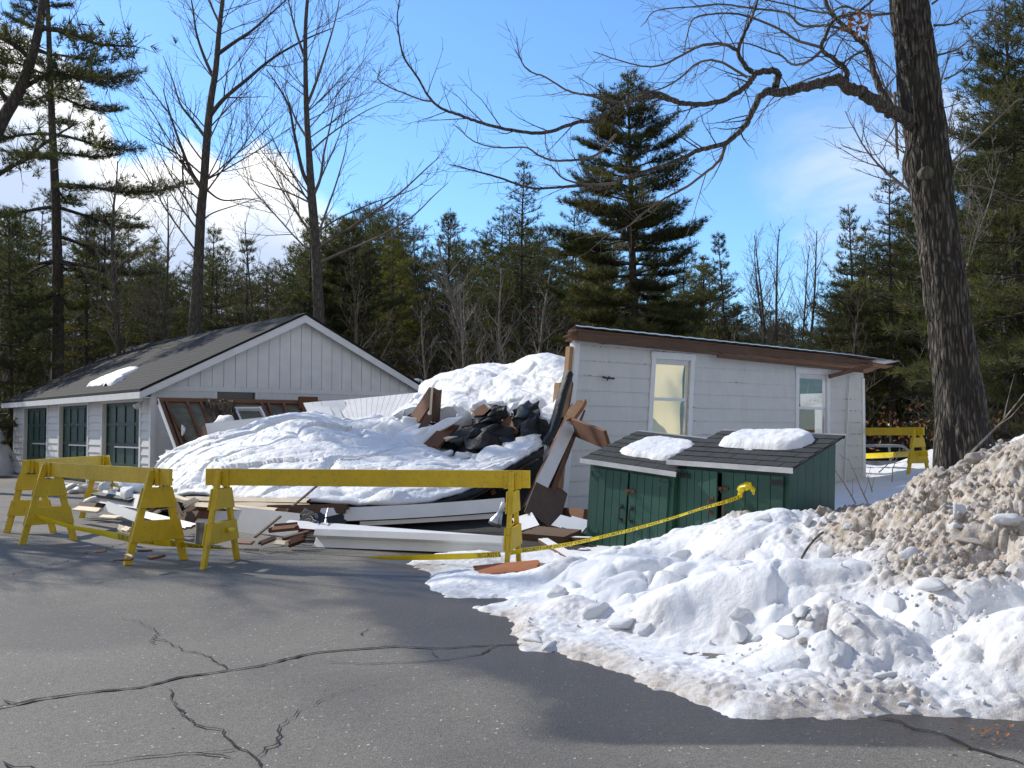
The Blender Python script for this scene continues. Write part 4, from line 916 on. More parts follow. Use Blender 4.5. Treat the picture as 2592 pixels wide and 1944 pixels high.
for i, (a, b, w, t, m, lb) in enumerate([
    ((1960,555,13.4),(2140,540,13.3),.06,.05,BROWN,'brown beam end under the pointed white board'),
    ((1900,600,13.2),(2160,575,13.1),.06,.05,BROWN,'lower brown beam end under the pointed white board'),
    ((2050,690,12.7),(2280,630,12.8),.06,.04,OLDWOOD,'splintered dark board beside the end of the long fascia'),
    ((2120,735,12.6),(2240,690,12.6),.09,.06,RUST,'rust-red timber block at the end of the long fascia'),
    ((1790,745,12.35),(1930,690,12.6),.06,.03,BROWN,'short brown scrap on the asphalt before the white panel'),
    ((1960,735,12.4),(2060,745,12.3),.05,.03,RAW,'pale splinter beside the rust-red timber block'),
    ((1560,735,12.45),(1690,740,12.3),.05,.02,BROWN,'brown scrap behind the middle trestle'),
    ((610,905,10.6),(715,880,10.75),.06,.025,BROWN,'rust-brown scrap between two trestles'),
    ((240,925,10.65),(390,920,10.6),.02,.015,BROWN,'long brown splinter at a trestle foot'),
    ((490,828,11.15),(580,828,11.1),.025,.015,OLDWOOD,'brown splinter behind a trestle leg'),
    ((20,830,11.4),(100,825,11.3),.03,.015,BROWN,'brown splinter in the shade of a trestle'),
    ((345,868,10.9),(395,885,10.8),.025,.015,RAW,'pale splinter beside the trestle foot'),
    ((260,572,13.3),(305,590,13.2),.07,.02,RAW,'pale wood chip on asphalt, first of a pair'),
    ((310,583,13.2),(365,600,13.0),.07,.02,RAW,'pale wood chip on asphalt, second of a pair'),
    ((0,450,15.1),(255,468,14.4),.12,.02,RAW,'flat raw board on asphalt beside the white door panel'),
    ((-160,330,17.0),(120,300,16.5),.22,.03,OLDWOOD,'dark flat board among snow crumbs behind the trestle'),
    ((-200,370,16.2),(60,395,15.5),.12,.03,RAW,'pale board end poking from under the dark board'),
    ((580,470,14.5),(680,400,14.5),.05,.03,RAW,'upright pale splinter inside the trestle opening'),
    ((570,450,14.55),(640,360,14.6),.05,.04,OLDWOOD,'dark splinter inside the trestle opening'),
    ((850,245,15.9),(1000,295,15.5),.10,.05,RAW,'pale splintered stub beside the tar strip'),
    ((980,330,15.2),(1090,275,15.3),.08,.04,RAW,'short pale stick on the splintered boards'),
    ((920,455,14.7),(1060,370,14.9),.09,.05,OLDWOOD,'dark stick jammed under the raw strips'),
    ((880,500,14.4),(1075,490,14.2),.25,.04,OLDWOOD,'grey kick board behind the pointed panel'),
    ((1640,808,11.6),(1740,812,11.5),.02,.01,BROWN,'thin splinter beside the tape on the asphalt')]):
    bd = pl('debris_board' if w > .06 else 'wood_splinter', lb, z9(*a), z9(*b), w, t, m, jag=.05, seed=30+i, roll=(i*.7) % 1.2)
gr = MB(); gr.box((-.05,-.04,0),(.05,.04,.28)); s_ = single('upright_block', gr, [PALEBARK], 'small grey block standing on the asphalt behind the trestles', 'wood block', (0,0,0)); s_.location = G(*Z9(1120,755)); s_.rotation_euler = (0,.05,.4)

# torn hole lumber
for i, (a, b, w, t, m, lb) in enumerate([
    ((255,500,19.3),(380,310,19.2),.36,.05,BROWN,'brown plank leaning as one leg of the broken peak'),
    ((385,510,19.2),(400,300,19.2),.30,.05,[OLDWOOD,RAW],'upright brown plank of the broken peak'),
    ((360,690,18.0),(540,510,18.8),.26,.05,BROWN,'brown plank sloping down under the leaning snow block'),
    ((470,640,18.2),(605,610,18.4),.10,.05,RAW,'pale plank stub over the black tar paper'),
    ((700,430,19.0),(810,560,18.5),.26,.06,BROWN,'broad brown plank end before the upper snow slope'),
    ((665,460,19.0),(760,490,18.8),.12,.05,RAW,'short raw stick at the upper edge of the hole'),
    ((860,470,18.7),(940,615,18.0),.24,.05,BROWN,'brown plank standing in the middle of the black hole'),
    ((920,520,18.5),(1000,530,18.4),.08,.05,RAW,'pale lath behind the standing plank'),
    ((640,520,18.9),(780,500,18.8),.10,.04,OLDWOOD,'dark lath at the hole edge'),
    ((1030,490,18.4),(1110,470,18.4),.06,.04,OLDWOOD,'dark stick by the torn paper tongue'),
    ((300,570,18.6),(350,480,19.0),.14,.04,OLDWOOD,'dark board under the broken peak'),
    ((500,560,18.8),(700,555,18.6),.10,.05,OLDWOOD,'dark crosspiece inside the hole')]):
    pl('roof_lumber', lb, z3(*a), z3(*b), w, t, m, jag=.05, seed=70+i, roll=(.9, -.5, .3, .2, .6, .1, 1.0, .2, .3, .1, .4, .2)[i])
for i, (a, b, w, lb) in enumerate([((730,600,18.4),(780,460,18.8),.6,'crumpled black tar-paper tongue before the standing plank'), ((1110,690,17.6),(985,440,18.4),.42,'long black tar-paper tongue folding out of the hole'), ((560,600,18.5),(900,690,17.8),.8,'wide black tar-paper flap covering the hole floor')]):
    p0, p1 = P(*z3(*a)), P(*z3(*b)); L = catmull([tuple(p0), tuple(p0.lerp(p1,.5)+Vector((.05,-.12,.08))), tuple(p1)], 10); side = np.array([w*.5, .05, .12])
    arr = np.stack([L-side, L-side*.4+np.array([0,-.12,.04]), L+side*.3+np.array([0,-.05,.06]), L+side]); arr = catmull(arr, 6); rs_ = np.random.RandomState(i+3); arr = arr+rs_.normal(size=arr.shape)*np.array([.05,.07,.05]); arr = patch(arr, 24, 40)
    mb = MB(); mb.grid(arr); single('tar_paper_flap', mb, TAR, lb, 'tar paper', smooth=True)

# splintered rafter and boards at the shed corner
pl('white_rafter', 'broken white rafter with a splintered orange top leaning on the shed corner', z3(1060,1110,16.0), z3(1370,450,17.4), .22, .10, [WHITE, BROWN], roll=math.radians(55), jag=.16, seed=90)
pl('brown_joist', 'brown joist beside the broken white rafter', z3(1180,1060,16.3), z3(1400,470,17.5), .16, .09, BROWN, roll=math.radians(-35), jag=.14, seed=91)
pl('splinter', 'bright splintered wood at the top of the leaning rafter', z3(1345,485,17.2), z3(1405,405,17.3), .15, .10, [TAN, ORANGE], jag=.14, seed=92, roll=.5)
pl('brown_board', 'wide brown board jutting from the rafter toward the smaller green bin', z3(1370,560,17.1), z3(1600,650,15.6), .32, .05, BROWN, roll=math.radians(-70), seed=93)
pl('raw_stud', 'raw torn stud standing behind the shed corner', z3(1300,480,18.2), z3(1338,235,18.5), .10, .08, [TAN, BROWN], jag=.1, seed=94)
pl('raw_stud', 'dark torn stud behind the curled tar edge', z3(1255,640,18.2), z3(1318,205,18.6), .16, .06, [OLDWOOD, RAW], jag=.12, seed=95)
pl('plywood_sheet', 'plywood sheet by the shed foot, its colour darkened for the shade there', z3(1130,1215,14.9), z3(1215,960,16.6), .55, .03, PLY, roll=math.radians(35), jag=.05, seed=96)
pl('plywood_slab', 'plywood slab lying flat before the smaller green bin', z3(1050,1300,13.6), z3(1350,1325,13.2), .42, .10, PLY, roll=math.radians(8), jag=.02, seed=97)
pl('white_siding_scrap', 'white siding scrap with brown edge beside the smaller bin', z3(1265,1270,14.0), z3(1330,1195,14.6), .26, .04, WB, roll=math.radians(14), seed=98)
pl('white_siding_scrap', 'second white siding scrap, against the smaller bin side', z3(1345,1285,13.8), z3(1415,1205,14.4), .28, .04, WB, roll=math.radians(14), seed=99)
pl('sill_beam', 'brown sill beam along the foot of the shed wall', z3(1270,1165,16.3), z3(1450,1180,15.3), .20, .10, BROWN, roll=math.radians(80), seed=100)
pl('white_batten', 'white batten with brown tip lying out over the thin snow', z3(1145,1345,12.9), z3(1450,1530,10.9), .12, .035, WB, roll=.1, jag=.04, seed=101)
pl('white_batten', 'short white batten behind the caution tape', z3(1330,1330,13.2), z3(1480,1335,12.9), .08, .03, WB, roll=.1, seed=102)
pl('orange_board', 'orange-stained board lying under the trestle foot on snow', z3(670,1568,10.22), z3(1105,1528,10.0), .20, .03, ORANGE, roll=math.radians(22), jag=.06, seed=103)
pl('white_soffit', 'pale soffit piece in shade below the leaning rafter', z3(1000,1180,14.9), z3(1050,1270,14.4), .3, .03, WB, roll=.3, seed=104)
# fallen floodlight
fl = thing('fallen_floodlight', 'silver floodlight dangling under the fallen trim board', 'light', P(*z3(820,1220,13.9)))
mb = MB(); mb.tube([(.10,0,.26),(.06,0,.14)], .035, 8); part('socket', mb, WHITE, fl, smooth=True)
mb = MB(); mb.tube([(.06,0,.14),(.03,-.01,.08),(-.01,-.03,.0),(-.03,-.04,-.04)], [.035,.05,.085,.09], 14); part('reflector', mb, METAL, fl, smooth=True)
cb = MB(); cb.tube([P(*z2(1385,1190,14.0)), P(*z2(1370,1245,13.8)), P(*z2(1365,1300,13.6))], .012, 5); single('cable', cb, METAL, 'short pale cable hanging over the glass shards', 'cable')
for i, (a, b, w, lb) in enumerate([((1290,1275,13.7),(1360,1250,13.9),.16,'clear glass shard lying in the heap'), ((1390,1290,13.7),(1500,1265,13.8),.14,'green-tinted glass shard behind the long fascia'), ((1180,1240,13.9),(1280,1290,13.7),.2,'dark curved glass shard beside the brown plank')]):
    pl('glass_shard', lb, z2(*a), z2(*b), w, .008, [TAR, METAL], roll=.7+i*.3, jag=.05, seed=120+i, cat='glass shard')

# studded wall panel leaning against the garage
def build_panel():
    tl, trp, bl, br = P(160,401,23.2), P(322,404,25.3), P(188,477,21.9), P(335,452,23.6)
    t = thing('broken_wall_frame', 'torn stud wall leaning against the garage gable with brown studs showing', 'wall frame', bl)
    def at(u, v): return (bl.lerp(br, u)).lerp(tl.lerp(trp, u), v)
    nrm = (br-bl).cross(tl-bl).normalized(); nrm = -nrm if nrm.y > 0 else nrm
    m = MB(); m.hexa([at(0,0), at(1,0), at(1,0)-nrm*.03, at(0,0)-nrm*.03, at(0,1), at(1,1), at(1,1)-nrm*.03, at(0,1)-nrm*.03]); part('sheathing', m, BOARDGREY, t, bl)
    m = MB(); m.beam(at(-.02,1), at(1,1), .12, .11, nrm); part('top_plate', m, BROWN, t, bl)
    for i, (u, du) in enumerate(((0,0),(.03,.0),(.15,.01),(.23,.0),(.60,.02),(.64,.02),(.74,.0),(.86,.0),(.97,0))):
        m = MB(); m.beam(at(u+du,0)+nrm*.045, at(u,.97)+nrm*.045, .055, .09, nrm); part('stud', m, BROWN, t, bl)
    m = MB(); m.beam(at(.10,.02)+nrm*.07, at(.03,.82)+nrm*.07, .05, .09, nrm); part('brace', m, OLDWOOD, t, bl)
    m = MB(); m.beam(at(-.012,-.02), at(-.012,1), .02, .16, nrm); part('edge_trim', m, WHITE, t, bl)
    w = MB()
    for a, b in (((.42,.86),(.58,.86)), ((.58,.88),(.615,.35)), ((.425,.86),(.45,.3))): w.beam(at(*a)+nrm*.05, at(*b)+nrm*.05, .05, .10, nrm)
    part('window_frame', w, WHITE, t, bl)
    a = np.zeros((16, 22, 3)); rng = random.Random(2)
    for j in range(16):
        for i in range(22):
            u = .25+.17*i/21*(1-.2*j/15)+.03*j/15; v = .98-(.75*j/15)*(.35+.65*abs(math.sin(i*.42+.6))); q = at(u, v)+nrm*(.08+.10*rng.random()); a[j, i] = q
    m = MB(); m.grid(a); part('insulation', m, INSUL, t, bl)
build_panel()
chunk('snow_lump', 'snow lump caught in the torn stud wall', P(225,424,22.6), .42, 5, scl=(1.1,.7,.8)); chunk('snow_lump', 'small snow wedge between the leaning studs', P(182,430,22.4), .16, 9, scl=(.5,.6,1.1))
pl('white_box_beam', 'white boxed beam with brown end jutting from the snow by the stud wall', z2(430,615,21.6), z2(900,560,22.4), .40, .25, WB, roll=math.radians(70), seed=140)
pl('brown_stub', 'dark plank stub under the white boxed beam', z2(450,650,21.2), z2(620,625,21.4), .2, .08, OLDWOOD, roll=.5, seed=141)
pl('white_shard', 'pointed white board tip at the near edge of the snow sheet', z2(120,785,20.6), z2(235,800,20.3), .3, .03, WB, roll=.9, jag=.2, seed=142)
pl('header_beam', 'short brown header above the white ceiling boards', z2(1155,368,24.8), z2(1300,372,25.0), .30, .12, BROWN, roll=math.radians(85), seed=143)
for i in range(3):
    x = 1258+i*68; pl('ceiling_board', ['first loose white ceiling board of three, beside the stud wall', 'middle loose white ceiling board of three', 'third loose white ceiling board, against the white ceiling panel'][i], z2(x+100+12*i,520+35*i,22.4), z2(x+22,365-5*i,23.6), .52, .03, WB, roll=math.radians(-6), seed=145+i)
tl, trp, bl, br = P(*z2(1450,350,23.8)), P(*z2(2110,285,23.6)), P(*z2(1580,620,21.9)), P(*z2(1860,640,21.5))
mb = MB(); n = 14
for i in range(n):
    a0, a1 = i/n+.002, (i+1)/n-.002; q = [bl.lerp(br,a0), bl.lerp(br,a1), trp.lerp(tl,1-a1), trp.lerp(tl,1-a0)]; off = Vector((.0,.03,-.01)); mb.hexa([q[0],q[1],q[1]+off,q[0]+off,q[3],q[2],q[2]+off,q[3]+off])
single('ceiling_panel', mb, WHITE, 'large white grooved ceiling panel tilted between garage and snow slope', 'ceiling panel')

# ------------------------------------------------------------------ barricades
def build_barricade(label, p0, p1, h=1.04, group='yellow sawhorse barricades', name='barricade', lean=0, ov=.18, w=.33):
    """p0, p1: ground points under the two trestles"""
    p0, p1 = Vector(p0), Vector(p1); d = p1-p0; L = d.length; ang = math.atan2(d.y, d.x)
    b = thing(name, label, 'barricade', (p0+p1)/2, (0, -math.atan2(d.z, math.hypot(d.x, d.y)), ang), group)
    r = MB(); r.box((-L/2-ov,-.02,h-.18),(L/2+ov,.02,h)); part('rail', r, YELLOW, b, bevel=.004)
    for k, x in enumerate((-L/2, L/2)):
        t = MB()
        for s in (-1, 1):
            y1, y0 = s*.045, s*w; dx = .0225
            # leg: wide face in the trestle plane
            dy = (y1-y0); q = .043
            leg = MB(); leg.hexa([(x-dx,y0-q,0),(x+dx,y0-q,0),(x+dx,y0+q,0),(x-dx,y0+q,0),(x-dx,y1-q+s*.0,h-.02),(x+dx,y1-q,h-.02),(x+dx,y1+q,h-.02),(x-dx,y1+q,h-.02)])
            for v in range(len(leg.v)):
                xx, yy, zz = leg.v[v]
                if zz > .5: leg.v[v] = (xx, s*.021 if abs(yy) < abs(y1) else s*.10, zz)
            part('leg', leg, YELLOW, b, bevel=.004)
        for z0, z1, nm in ((.60,.82,'upper_gusset'), (.24,.46,'lower_gusset')):
            e = lambda z: w+.05-(w-.055)*z/h*1.0
            for sd in (-1, 1):
                xo = x+sd*.0235; g = MB(); g.prism([(-e(z0),z0),(e(z0),z0),(e(z1),z1),(-e(z1),z1)], min(xo, xo+sd*.018), max(xo, xo+sd*.018), ax=0); part('gusset', g, YELLOW, b, bevel=.003)
        cl = MB(); cl.box((x-.09,-.0455,h-.19),(x-.0235,-.0205,h+.003)); cl.box((x+.0235,-.0455,h-.19),(x+.09,-.0205,h+.003)); part('cleat', cl, YELLOW, b, bevel=.003)
    return b
build_barricade('long yellow barricade standing before the fallen roof, one end on the thin snow', (-3.15,11.28,0), (0.01,10.78,.0), 1.03, w=.42)
build_barricade('worn yellow barricade whose shaded trestle stands nearest the garage doors', (-5.97,13.42,0), (-3.90,11.43,0), 1.03, ov=.30)
build_barricade('yellow barricade set end-on in front of the garage, behind another barricade', (-6.80,14.7,0), (-6.78,17.2,0), 1.03, ov=.25)
build_barricade('distant yellow barricade on snow beyond the shed, before the white car', (7.0,27.4,.44), (9.15,23.4,.46), 1.05)

# ------------------------------------------------------------------ caution tape with lettering
def text_polys(txt, size=1.0):
    cu = bpy.data.curves.new('lettering', 'FONT'); cu.body = txt; cu.size = size; cu.resolution_u = 2; cu.align_y = 'CENTER'
    o = bpy.data.objects.new('lettering', cu); COL.objects.link(o); bpy.context.view_layer.update()
    me = bpy.data.meshes.new_from_object(o.evaluated_get(bpy.context.evaluated_depsgraph_get())); v = [tuple(q.co) for q in me.vertices]; f = [tuple(q.vertices) for q in me.polygons]
    bpy.data.objects.remove(o); bpy.data.meshes.remove(me); return np.array(v), f
def build_tape(label, pts, widths, twist, msgs, name='caution_tape', group=None):
    """ribbon along pts; msgs = list of (arc position, reversed?)"""
    C = catmull([tuple(p) for p in pts], 300); Wd = catmull([(w,) for w in widths], 300)[:,0]; Tw = catmull([(w,) for w in twist], 300)[:,0]
    s = np.concatenate([[0], np.cumsum(np.linalg.norm(np.diff(C, axis=0), axis=1))])
    T = np.gradient(C, axis=0); T /= np.linalg.norm(T, axis=1, keepdims=True); up = np.array([0,0,1.0]); S = np.cross(T, up); S /= np.linalg.norm(S, axis=1, keepdims=True); U = np.cross(S, T)
    A = U*np.cos(Tw)[:,None] + S*np.sin(Tw)[:,None]; Nn = np.cross(T, A)
    Nn *= np.where((Nn*(C-np.array([0,0,EYE]))).sum(1) > 0, -1, 1)[:,None]
    mb = MB(); cu = np.array([-1,-.5,0,.5,1]); arr = np.stack([C+A*(Wd/2*c)[:,None]+Nn*(.004*(1-c*c)) for c in cu]); mb.grid(arr)
    bk = arr-Nn[None]*.0012; mb.grid(bk[::-1])
    def at(x, y):
        i = np.interp(x, s, np.arange(300)); k = lambda a: np.stack([np.interp(i, np.arange(300), a[:,j]) for j in range(3)], 1)
        w = np.interp(i, np.arange(300), Wd)/2; return k(C)+k(A)*(y*w)[:,None]+k(Nn)*(.0062)
    V, Fc = text_polys('SECURITY LINE DO NOT CROSS'); tw = V[:,0].max()
    for pos, ln in msgs:
        q = at(pos+V[:,0]/tw*ln, np.clip(V[:,1]*2.0, -.95, .95)); mb.add(q.tolist(), Fc, 1)
    return single(name, mb, [TAPE, INK], label, 'caution tape', group=group, smooth=True), s[-1]
Ta = [P(*Z1(200,1290),13.3), P(*Z1(430,1360),13.0), P(*Z1(560,1385),12.75), P(*Z1(700,1415),12.4), P(*Z1(800,1435),11.9), P(*Z1(900,1446),11.7), P(*Z1(1000,1455),11.75), P(*Z1(1100,1466),11.6), P(*Z1(1235,1480),11.35), P(*Z2(700,1508),11.75), P(*Z2(1100,1530),11.75), P(*Z2(1600,1562),11.6), P(*Z3(0,1470),11.35), P(*Z3(250,1470),11.1), P(*Z3(450,1464),10.95), P(*Z3(650,1458),10.85), P(*Z3(850,1446),10.72)]
build_tape('yellow caution tape trailing low along the asphalt between the trestles', Ta, [.06,.06,.07,.085,.085,.085,.085,.075,.06,.035,.03,.03,.05,.06,.065,.065,.06], [.3,.3,.3,.15,.15,.15,.2,.5,.8,1.2,1.25,1.2,.7,.4,.3,.3,.3], [(1.75,.95),(2.9,.95),(7.0,.75),(7.95,.95)])
Tb = [P(*Z3(905,1440),10.70), P(*Z3(1000,1420),10.75), P(*Z3(1100,1408),10.9), P(*Z3(1280,1384),11.15), P(*Z3(1450,1350),11.3), P(*Z3(1659,1300),11.4), P(*Z4(520,1350),11.45), P(*Z4(750,1285),11.5), P(*Z4(950,1220),11.52), P(*Z4(1100,1178),11.54), P(*Z4(1190,1146),11.55)]
build_tape('yellow caution tape stretched up from the trestle to the green bin handle', Tb, [.05,.052,.052,.05,.048,.046,.046,.044,.044,.05,.05], [.3,.3,.3,.35,.5,.5,.5,.7,.7,.5,.5], [(.15,.95),(1.2,.95),(2.25,.95),(3.25,.75)])
Tc = [P(*Z4(1195,1125),11.57), P(*Z4(1205,1095),11.55), P(*Z4(1235,1082),11.5), P(*Z4(1262,1095),11.45), P(*Z4(1276,1132),11.42)]
mb = MB(); kr = random.Random(4); Kc = catmull([tuple(P(*Z4(1178,1152),11.56))]+[tuple(q) for q in Tc], 15); mb.tube([Vector(q) for q in Kc], [.016+.042*math.sin(math.pi*min(1,k/13))**.7 for k in range(15)], 7)
mb.v = [(a+kr.gauss(0,.008), b+kr.gauss(0,.01), c+kr.gauss(0,.008)) for a, b, c in mb.v]; single('tape_knot', mb, TAPE, 'bunched loose end of yellow tape knotted on the bin door', 'caution tape')
Td = [P(850,456.5,27.2), P(880,455.5,25.3), P(908,454,23.9), P(928,453,23.1)]
build_tape('yellow tape strung level below the rail of the distant barricade', Td, [.13]*4, [.1]*4, [], name='caution_tape')
mb = MB(); mb.tube([P(*Z2(590,1362),11.35), P(*Z2(610,1352),11.3), P(*Z2(640,1345),11.35), P(*Z2(650,1352),11.42)], .018, 6); mb.tube([P(*Z2(588,1368),11.33), P(*Z2(615,1366),11.28), P(*Z2(648,1355),11.36)], .014, 6); single('tape_scrap', mb, TAPE, 'twisted scrap of yellow tape knotted round the middle trestle leg', 'caution tape')

# ------------------------------------------------------------------ white car beyond the snow
def build_car():
    c = thing('white_suv', 'white estate car half hidden behind snow past the shed', 'car', (14.9,41,-.84), (0,0,math.radians(-4)))
    b = MB(); prof = [(-2.3,.35),(2.3,.35),(2.38,.55),(2.34,.88),(2.1,.98),(1.15,1.05),(-2.28,1.05),(-2.36,.6)]
    b.prism(prof, -.9, .9, ax=1); part('body', b, m_plain('white_car_paint', (.78,.79,.80), .3), c, bevel=.06)
    g = MB(); lo = [(-2.26,1.045),(1.15,1.045)]; hi = [(-2.0,1.74),(.35,1.74)]
    g.hexa([(lo[0][0],-.86,1.04),(lo[1][0],-.86,1.04),(lo[1][0],.86,1.04),(lo[0][0],.86,1.04),(hi[0][0],-.68,1.72),(hi[1][0],-.68,1.72),(hi[1][0],.68,1.72),(hi[0][0],.68,1.72)]); part('cabin', g, bpy.data.materials['white_car_paint'], c, bevel=.04)
    for k, (x0, x1, a, bb) in enumerate(((-2.1,-1.25,-1.95,-1.2),(-1.15,-.25,-1.12,-.25),(-.15,.85,-.15,.28))):
        for s in (-1, 1):
            w = MB(); y = lambda z: s*(.86-.18*(z-1.04)/.68+.008); w.add([(x0,y(1.1),1.1),(x1,y(1.1),1.1),(bb,y(1.62),1.62),(a,y(1.62),1.62),(x0,y(1.1)-s*.02,1.1),(x1,y(1.1)-s*.02,1.1),(bb,y(1.62)-s*.02,1.62),(a,y(1.62)-s*.02,1.62)], [(0,1,2,3),(7,6,5,4),(0,4,5,1),(1,5,6,2),(2,6,7,3),(3,7,4,0)]); part('window', w, GREYGLASS, c)
    for s in (-1, 1):
        r = MB(); r.tube([(-1.9,s*.62,1.74),(-1.85,s*.62,1.80),(.2,s*.62,1.80),(.3,s*.62,1.74)], .02, 6); part('roof_rail', r, DARKMETAL, c)
        for x in (-1.4, 1.45):
            w = MB(); w.tube([(x,s*.72,.34),(x,s*.93,.34)], .34, 20); wo = part('wheel', w, INK, c); h = MB(); h.tube([(x,s*.9,.34),(x,s*.945,.34)], .2, 14); part('rim', h, METAL, wo)
        l = MB(); l.box((2.30,s*.55-.18,.68),(2.395,s*.55+.18,.86)); part('headlight', l, GREYGLASS, c); l = MB(); l.box((-2.39,s*.7-.1,.72),(-2.30,s*.7+.1,1.0)); part('tail_light', l, m_plain('red_lens', (.4,.02,.02), .3) if s < 0 else bpy.data.materials['red_lens'], c)
        mi = MB(); mi.box((.75,s*.9,1.08),(.9,s*1.08,1.24)) if s > 0 else mi.box((.75,-1.08,1.08),(.9,-.9,1.24)); part('wing_mirror', mi, INK, c, bevel=.02)
build_car()

# ------------------------------------------------------------------ snow bank in front, dirty heap, snow field
def build_bank():
    pts, hs = [], []
    def c(px, py, d): q = P(px, py, d); pts.append((q.x, q.y)); hs.append(q.z)
    def g(px, py, h): q = G(px, py); pts.append((q.x, q.y)); hs.append(h)
    for i, o in enumerate(BANK_OUT):
        pts.append((o.x, o.y)); hs.append(.0); n = Vector((-.45,-.9,0)) if i > 1 else Vector((-1,.1,0)); q = o+n*.5; pts.append((q.x, q.y)); hs.append(-.22)
        if 3 < i < 15: q = o-n*.28; pts.append((q.x, q.y)); hs.append(.055)
    for a in [(509,602,8.9),(540,610,8.1),(580,628,7.45),(640,636,7.15),(700,638,7.0),(750,650,6.75)]: c(a[0], a[1], a[2])
    for a in [(548,582,8.75),(560,596,8.1),(604,559,9.05),(604,590,8.0),(652,543,9.3),(650,580,8.1),(650,608,7.38),(700,523,9.6),(705,560,8.25),(705,592,7.4),(750,516,9.5),(750,560,8.05),(755,600,7.12),(787,511,9.3),(790,550,8.1),(790,600,6.98),(790,645,6.3),
              (847,514,9.0),(850,560,7.7),(850,610,6.6),(850,655,5.95),(885,488,8.8),(921,468,8.5),(925,500,7.95),(930,545,7.3),(930,600,6.55),(935,655,5.95),(972,451,8.2),(985,490,7.5),(1000,540,6.85),(1000,600,6.25),(1000,660,5.7),(1024,440,7.9),(1024,480,7.3),(1060,432,7.7),(1060,560,6.4),(1060,640,5.7),(1110,425,7.6),(1110,560,6.2)]: c(*a)
    for a in [(620,549,12.4),(560,553,11.9),(500,552,11.7),(470,570,10.2),(450,566,10.8),(520,570,10.0),(700,530,11.6),(720,528,11.0),(800,516,11.0),(780,519,12),(860,514,10.6)]: c(a[0], a[1], a[2])
    for x, y, h in [(.08,11.2,-.03),(.2,11.35,.0),(-.06,10.37,.0),(-1.1,12.3,-.1),(-.6,12.8,-.08),(.5,13.2,-.02),(2.8,10.6,.42),(3.6,10.4,.55),(4.6,9.6,.95),(5.6,9.2,1.15),(4.4,11.5,.45),(6,11,.5),(5.4,6.8,.95),(6.2,8,1.35),(7,9.5,.9),(6.5,6,.5),(7,12,.4),(5.6,4.6,.1),(6.6,4.4,.05)]: pts.append((x, y)); hs.append(h)
    f = tps(pts, hs, .004)
    xs = axis([(-1.4,4.6,.0165),(4.6,7,.05)]); ys = axis([(4.75,9.8,.0165),(9.8,13.4,.03)])
    X, Y = np.meshgrid(xs, ys); q = np.stack([X.ravel(), Y.ravel()], 1); h = f(q) - .09*np.exp(-((q[:,0]-.02)/.22)**2-((q[:,1]-10.8)/.75)**2); h = np.maximum(h, -.12)
    p = np.stack([q[:,0], q[:,1], h*.8], 1); rise = sstep(.03, .22, h)
    # where sand and grit cover the snow
    px = 512+F*q[:,0]/q[:,1]
    far = q[:,1]-(6.55-.36*(q[:,0]-2.5)); dn = fbm(p*1.1+3, 4, 61)
    dirt = sstep(-.15, .35, far+.75*dn)*sstep(2.15, 2.75, q[:,0]+.5*dn)*sstep(.25,.5,h)
    streak = sstep(.12, .35, fbm(np.stack([q[:,0]*1.2+q[:,1]*.5, q[:,1]*.9, h*1.2], 1)+7, 4, 66))*sstep(1.5, 2.3, q[:,0])*sstep(.08,.3,h)*.62
    d0 = outline_dist(q); rim = np.exp(-(d0/(.25+.35*sstep(.5,2.5,q[:,0])))**2)*.85*sstep(-.35,.35,fbm(p*2.1,4,68)+.25*sstep(.8,2.5,q[:,0]))
    gr = (.55*np.exp(-(((q[:,0]-1.75)/.5)**2+((q[:,1]-6.2)/.3)**2)) + .6*np.exp(-(((q[:,0]-1.9)/.45)**2+((q[:,1]-5.55)/.2)**2)) + .5*np.exp(-(((q[:,0]-2.35)/.3)**2+((q[:,1]-6.9)/.5)**2)))*sstep(-.25,.25,fbm(p*3,3,69))
    wedge = .55*sstep(.0,.4,fbm(p*2.2+9,3,70))*sstep(-.2,.4,q[:,0])
    dirt = np.clip(np.maximum.reduce([dirt, streak, rim, gr, wedge*sstep(.0,.1,h)*.5]), 0, 1)
    # relief: soft lobes, broken lumps, coarse crumbs where gritty, crust on the apron
    lob = billow(p*1.7+2, 3, 81); w1, w2, cid = worley(p*np.array([4.2,4.2,4.2]), 83); lumpz = sstep(.0,.4,fbm(p*1.2+5,2,84)+.10+.12*sstep(2,3,q[:,0]))
    v1, v2, vc = worley(p*19.0, 85); v3, v4, vd = worley(p*30.0, 86)
    lob2 = np.sqrt(billow(np.stack([q[:,0]*.9+q[:,1]*.4, q[:,1]*1.3, h], 1)*.95+2, 2, 81, .4)); ld = np.sqrt(np.clip(1-(w1/.75)**2,0,1)); big = .46*(lob2-np.mean(lob2[h>.1])) + .12*lumpz*(ld-.62)*(.4+cid)
    dz = rise*(big-.05*(q[:,1]>8)) + .014*fbm(p*9,4,88)*(.3+rise)*sstep(-.2,.4,fbm(p*1.6,2,98)) + .040*rise*(np.sqrt(billow(p*3.6,2,87,.4))-.45)*sstep(-.3,.3,fbm(p*.9,2,99)) + .008*rise*(billow(p*13,2,97,.5)-.3)
    crumb = np.maximum(dirt, .22*sstep(.15,.4,fbm(p*1.9,3,89)))
    dz += crumb*(.085*(np.sqrt(np.clip(1-(v1/.8)**2,0,1))-.5)*(.25+vc) + .03*(np.sqrt(np.clip(1-(v3/.8)**2,0,1))-.4))*sstep(.01,.08,h)
    flat = sstep(.005,.05,h)*(1-rise); dz += flat*(.030*billow(np.stack([q[:,0]*3+q[:,1]*1.5,q[:,1]*4,0*h],1),3,90)+.012*fbm(p*22,3,91)-.012)
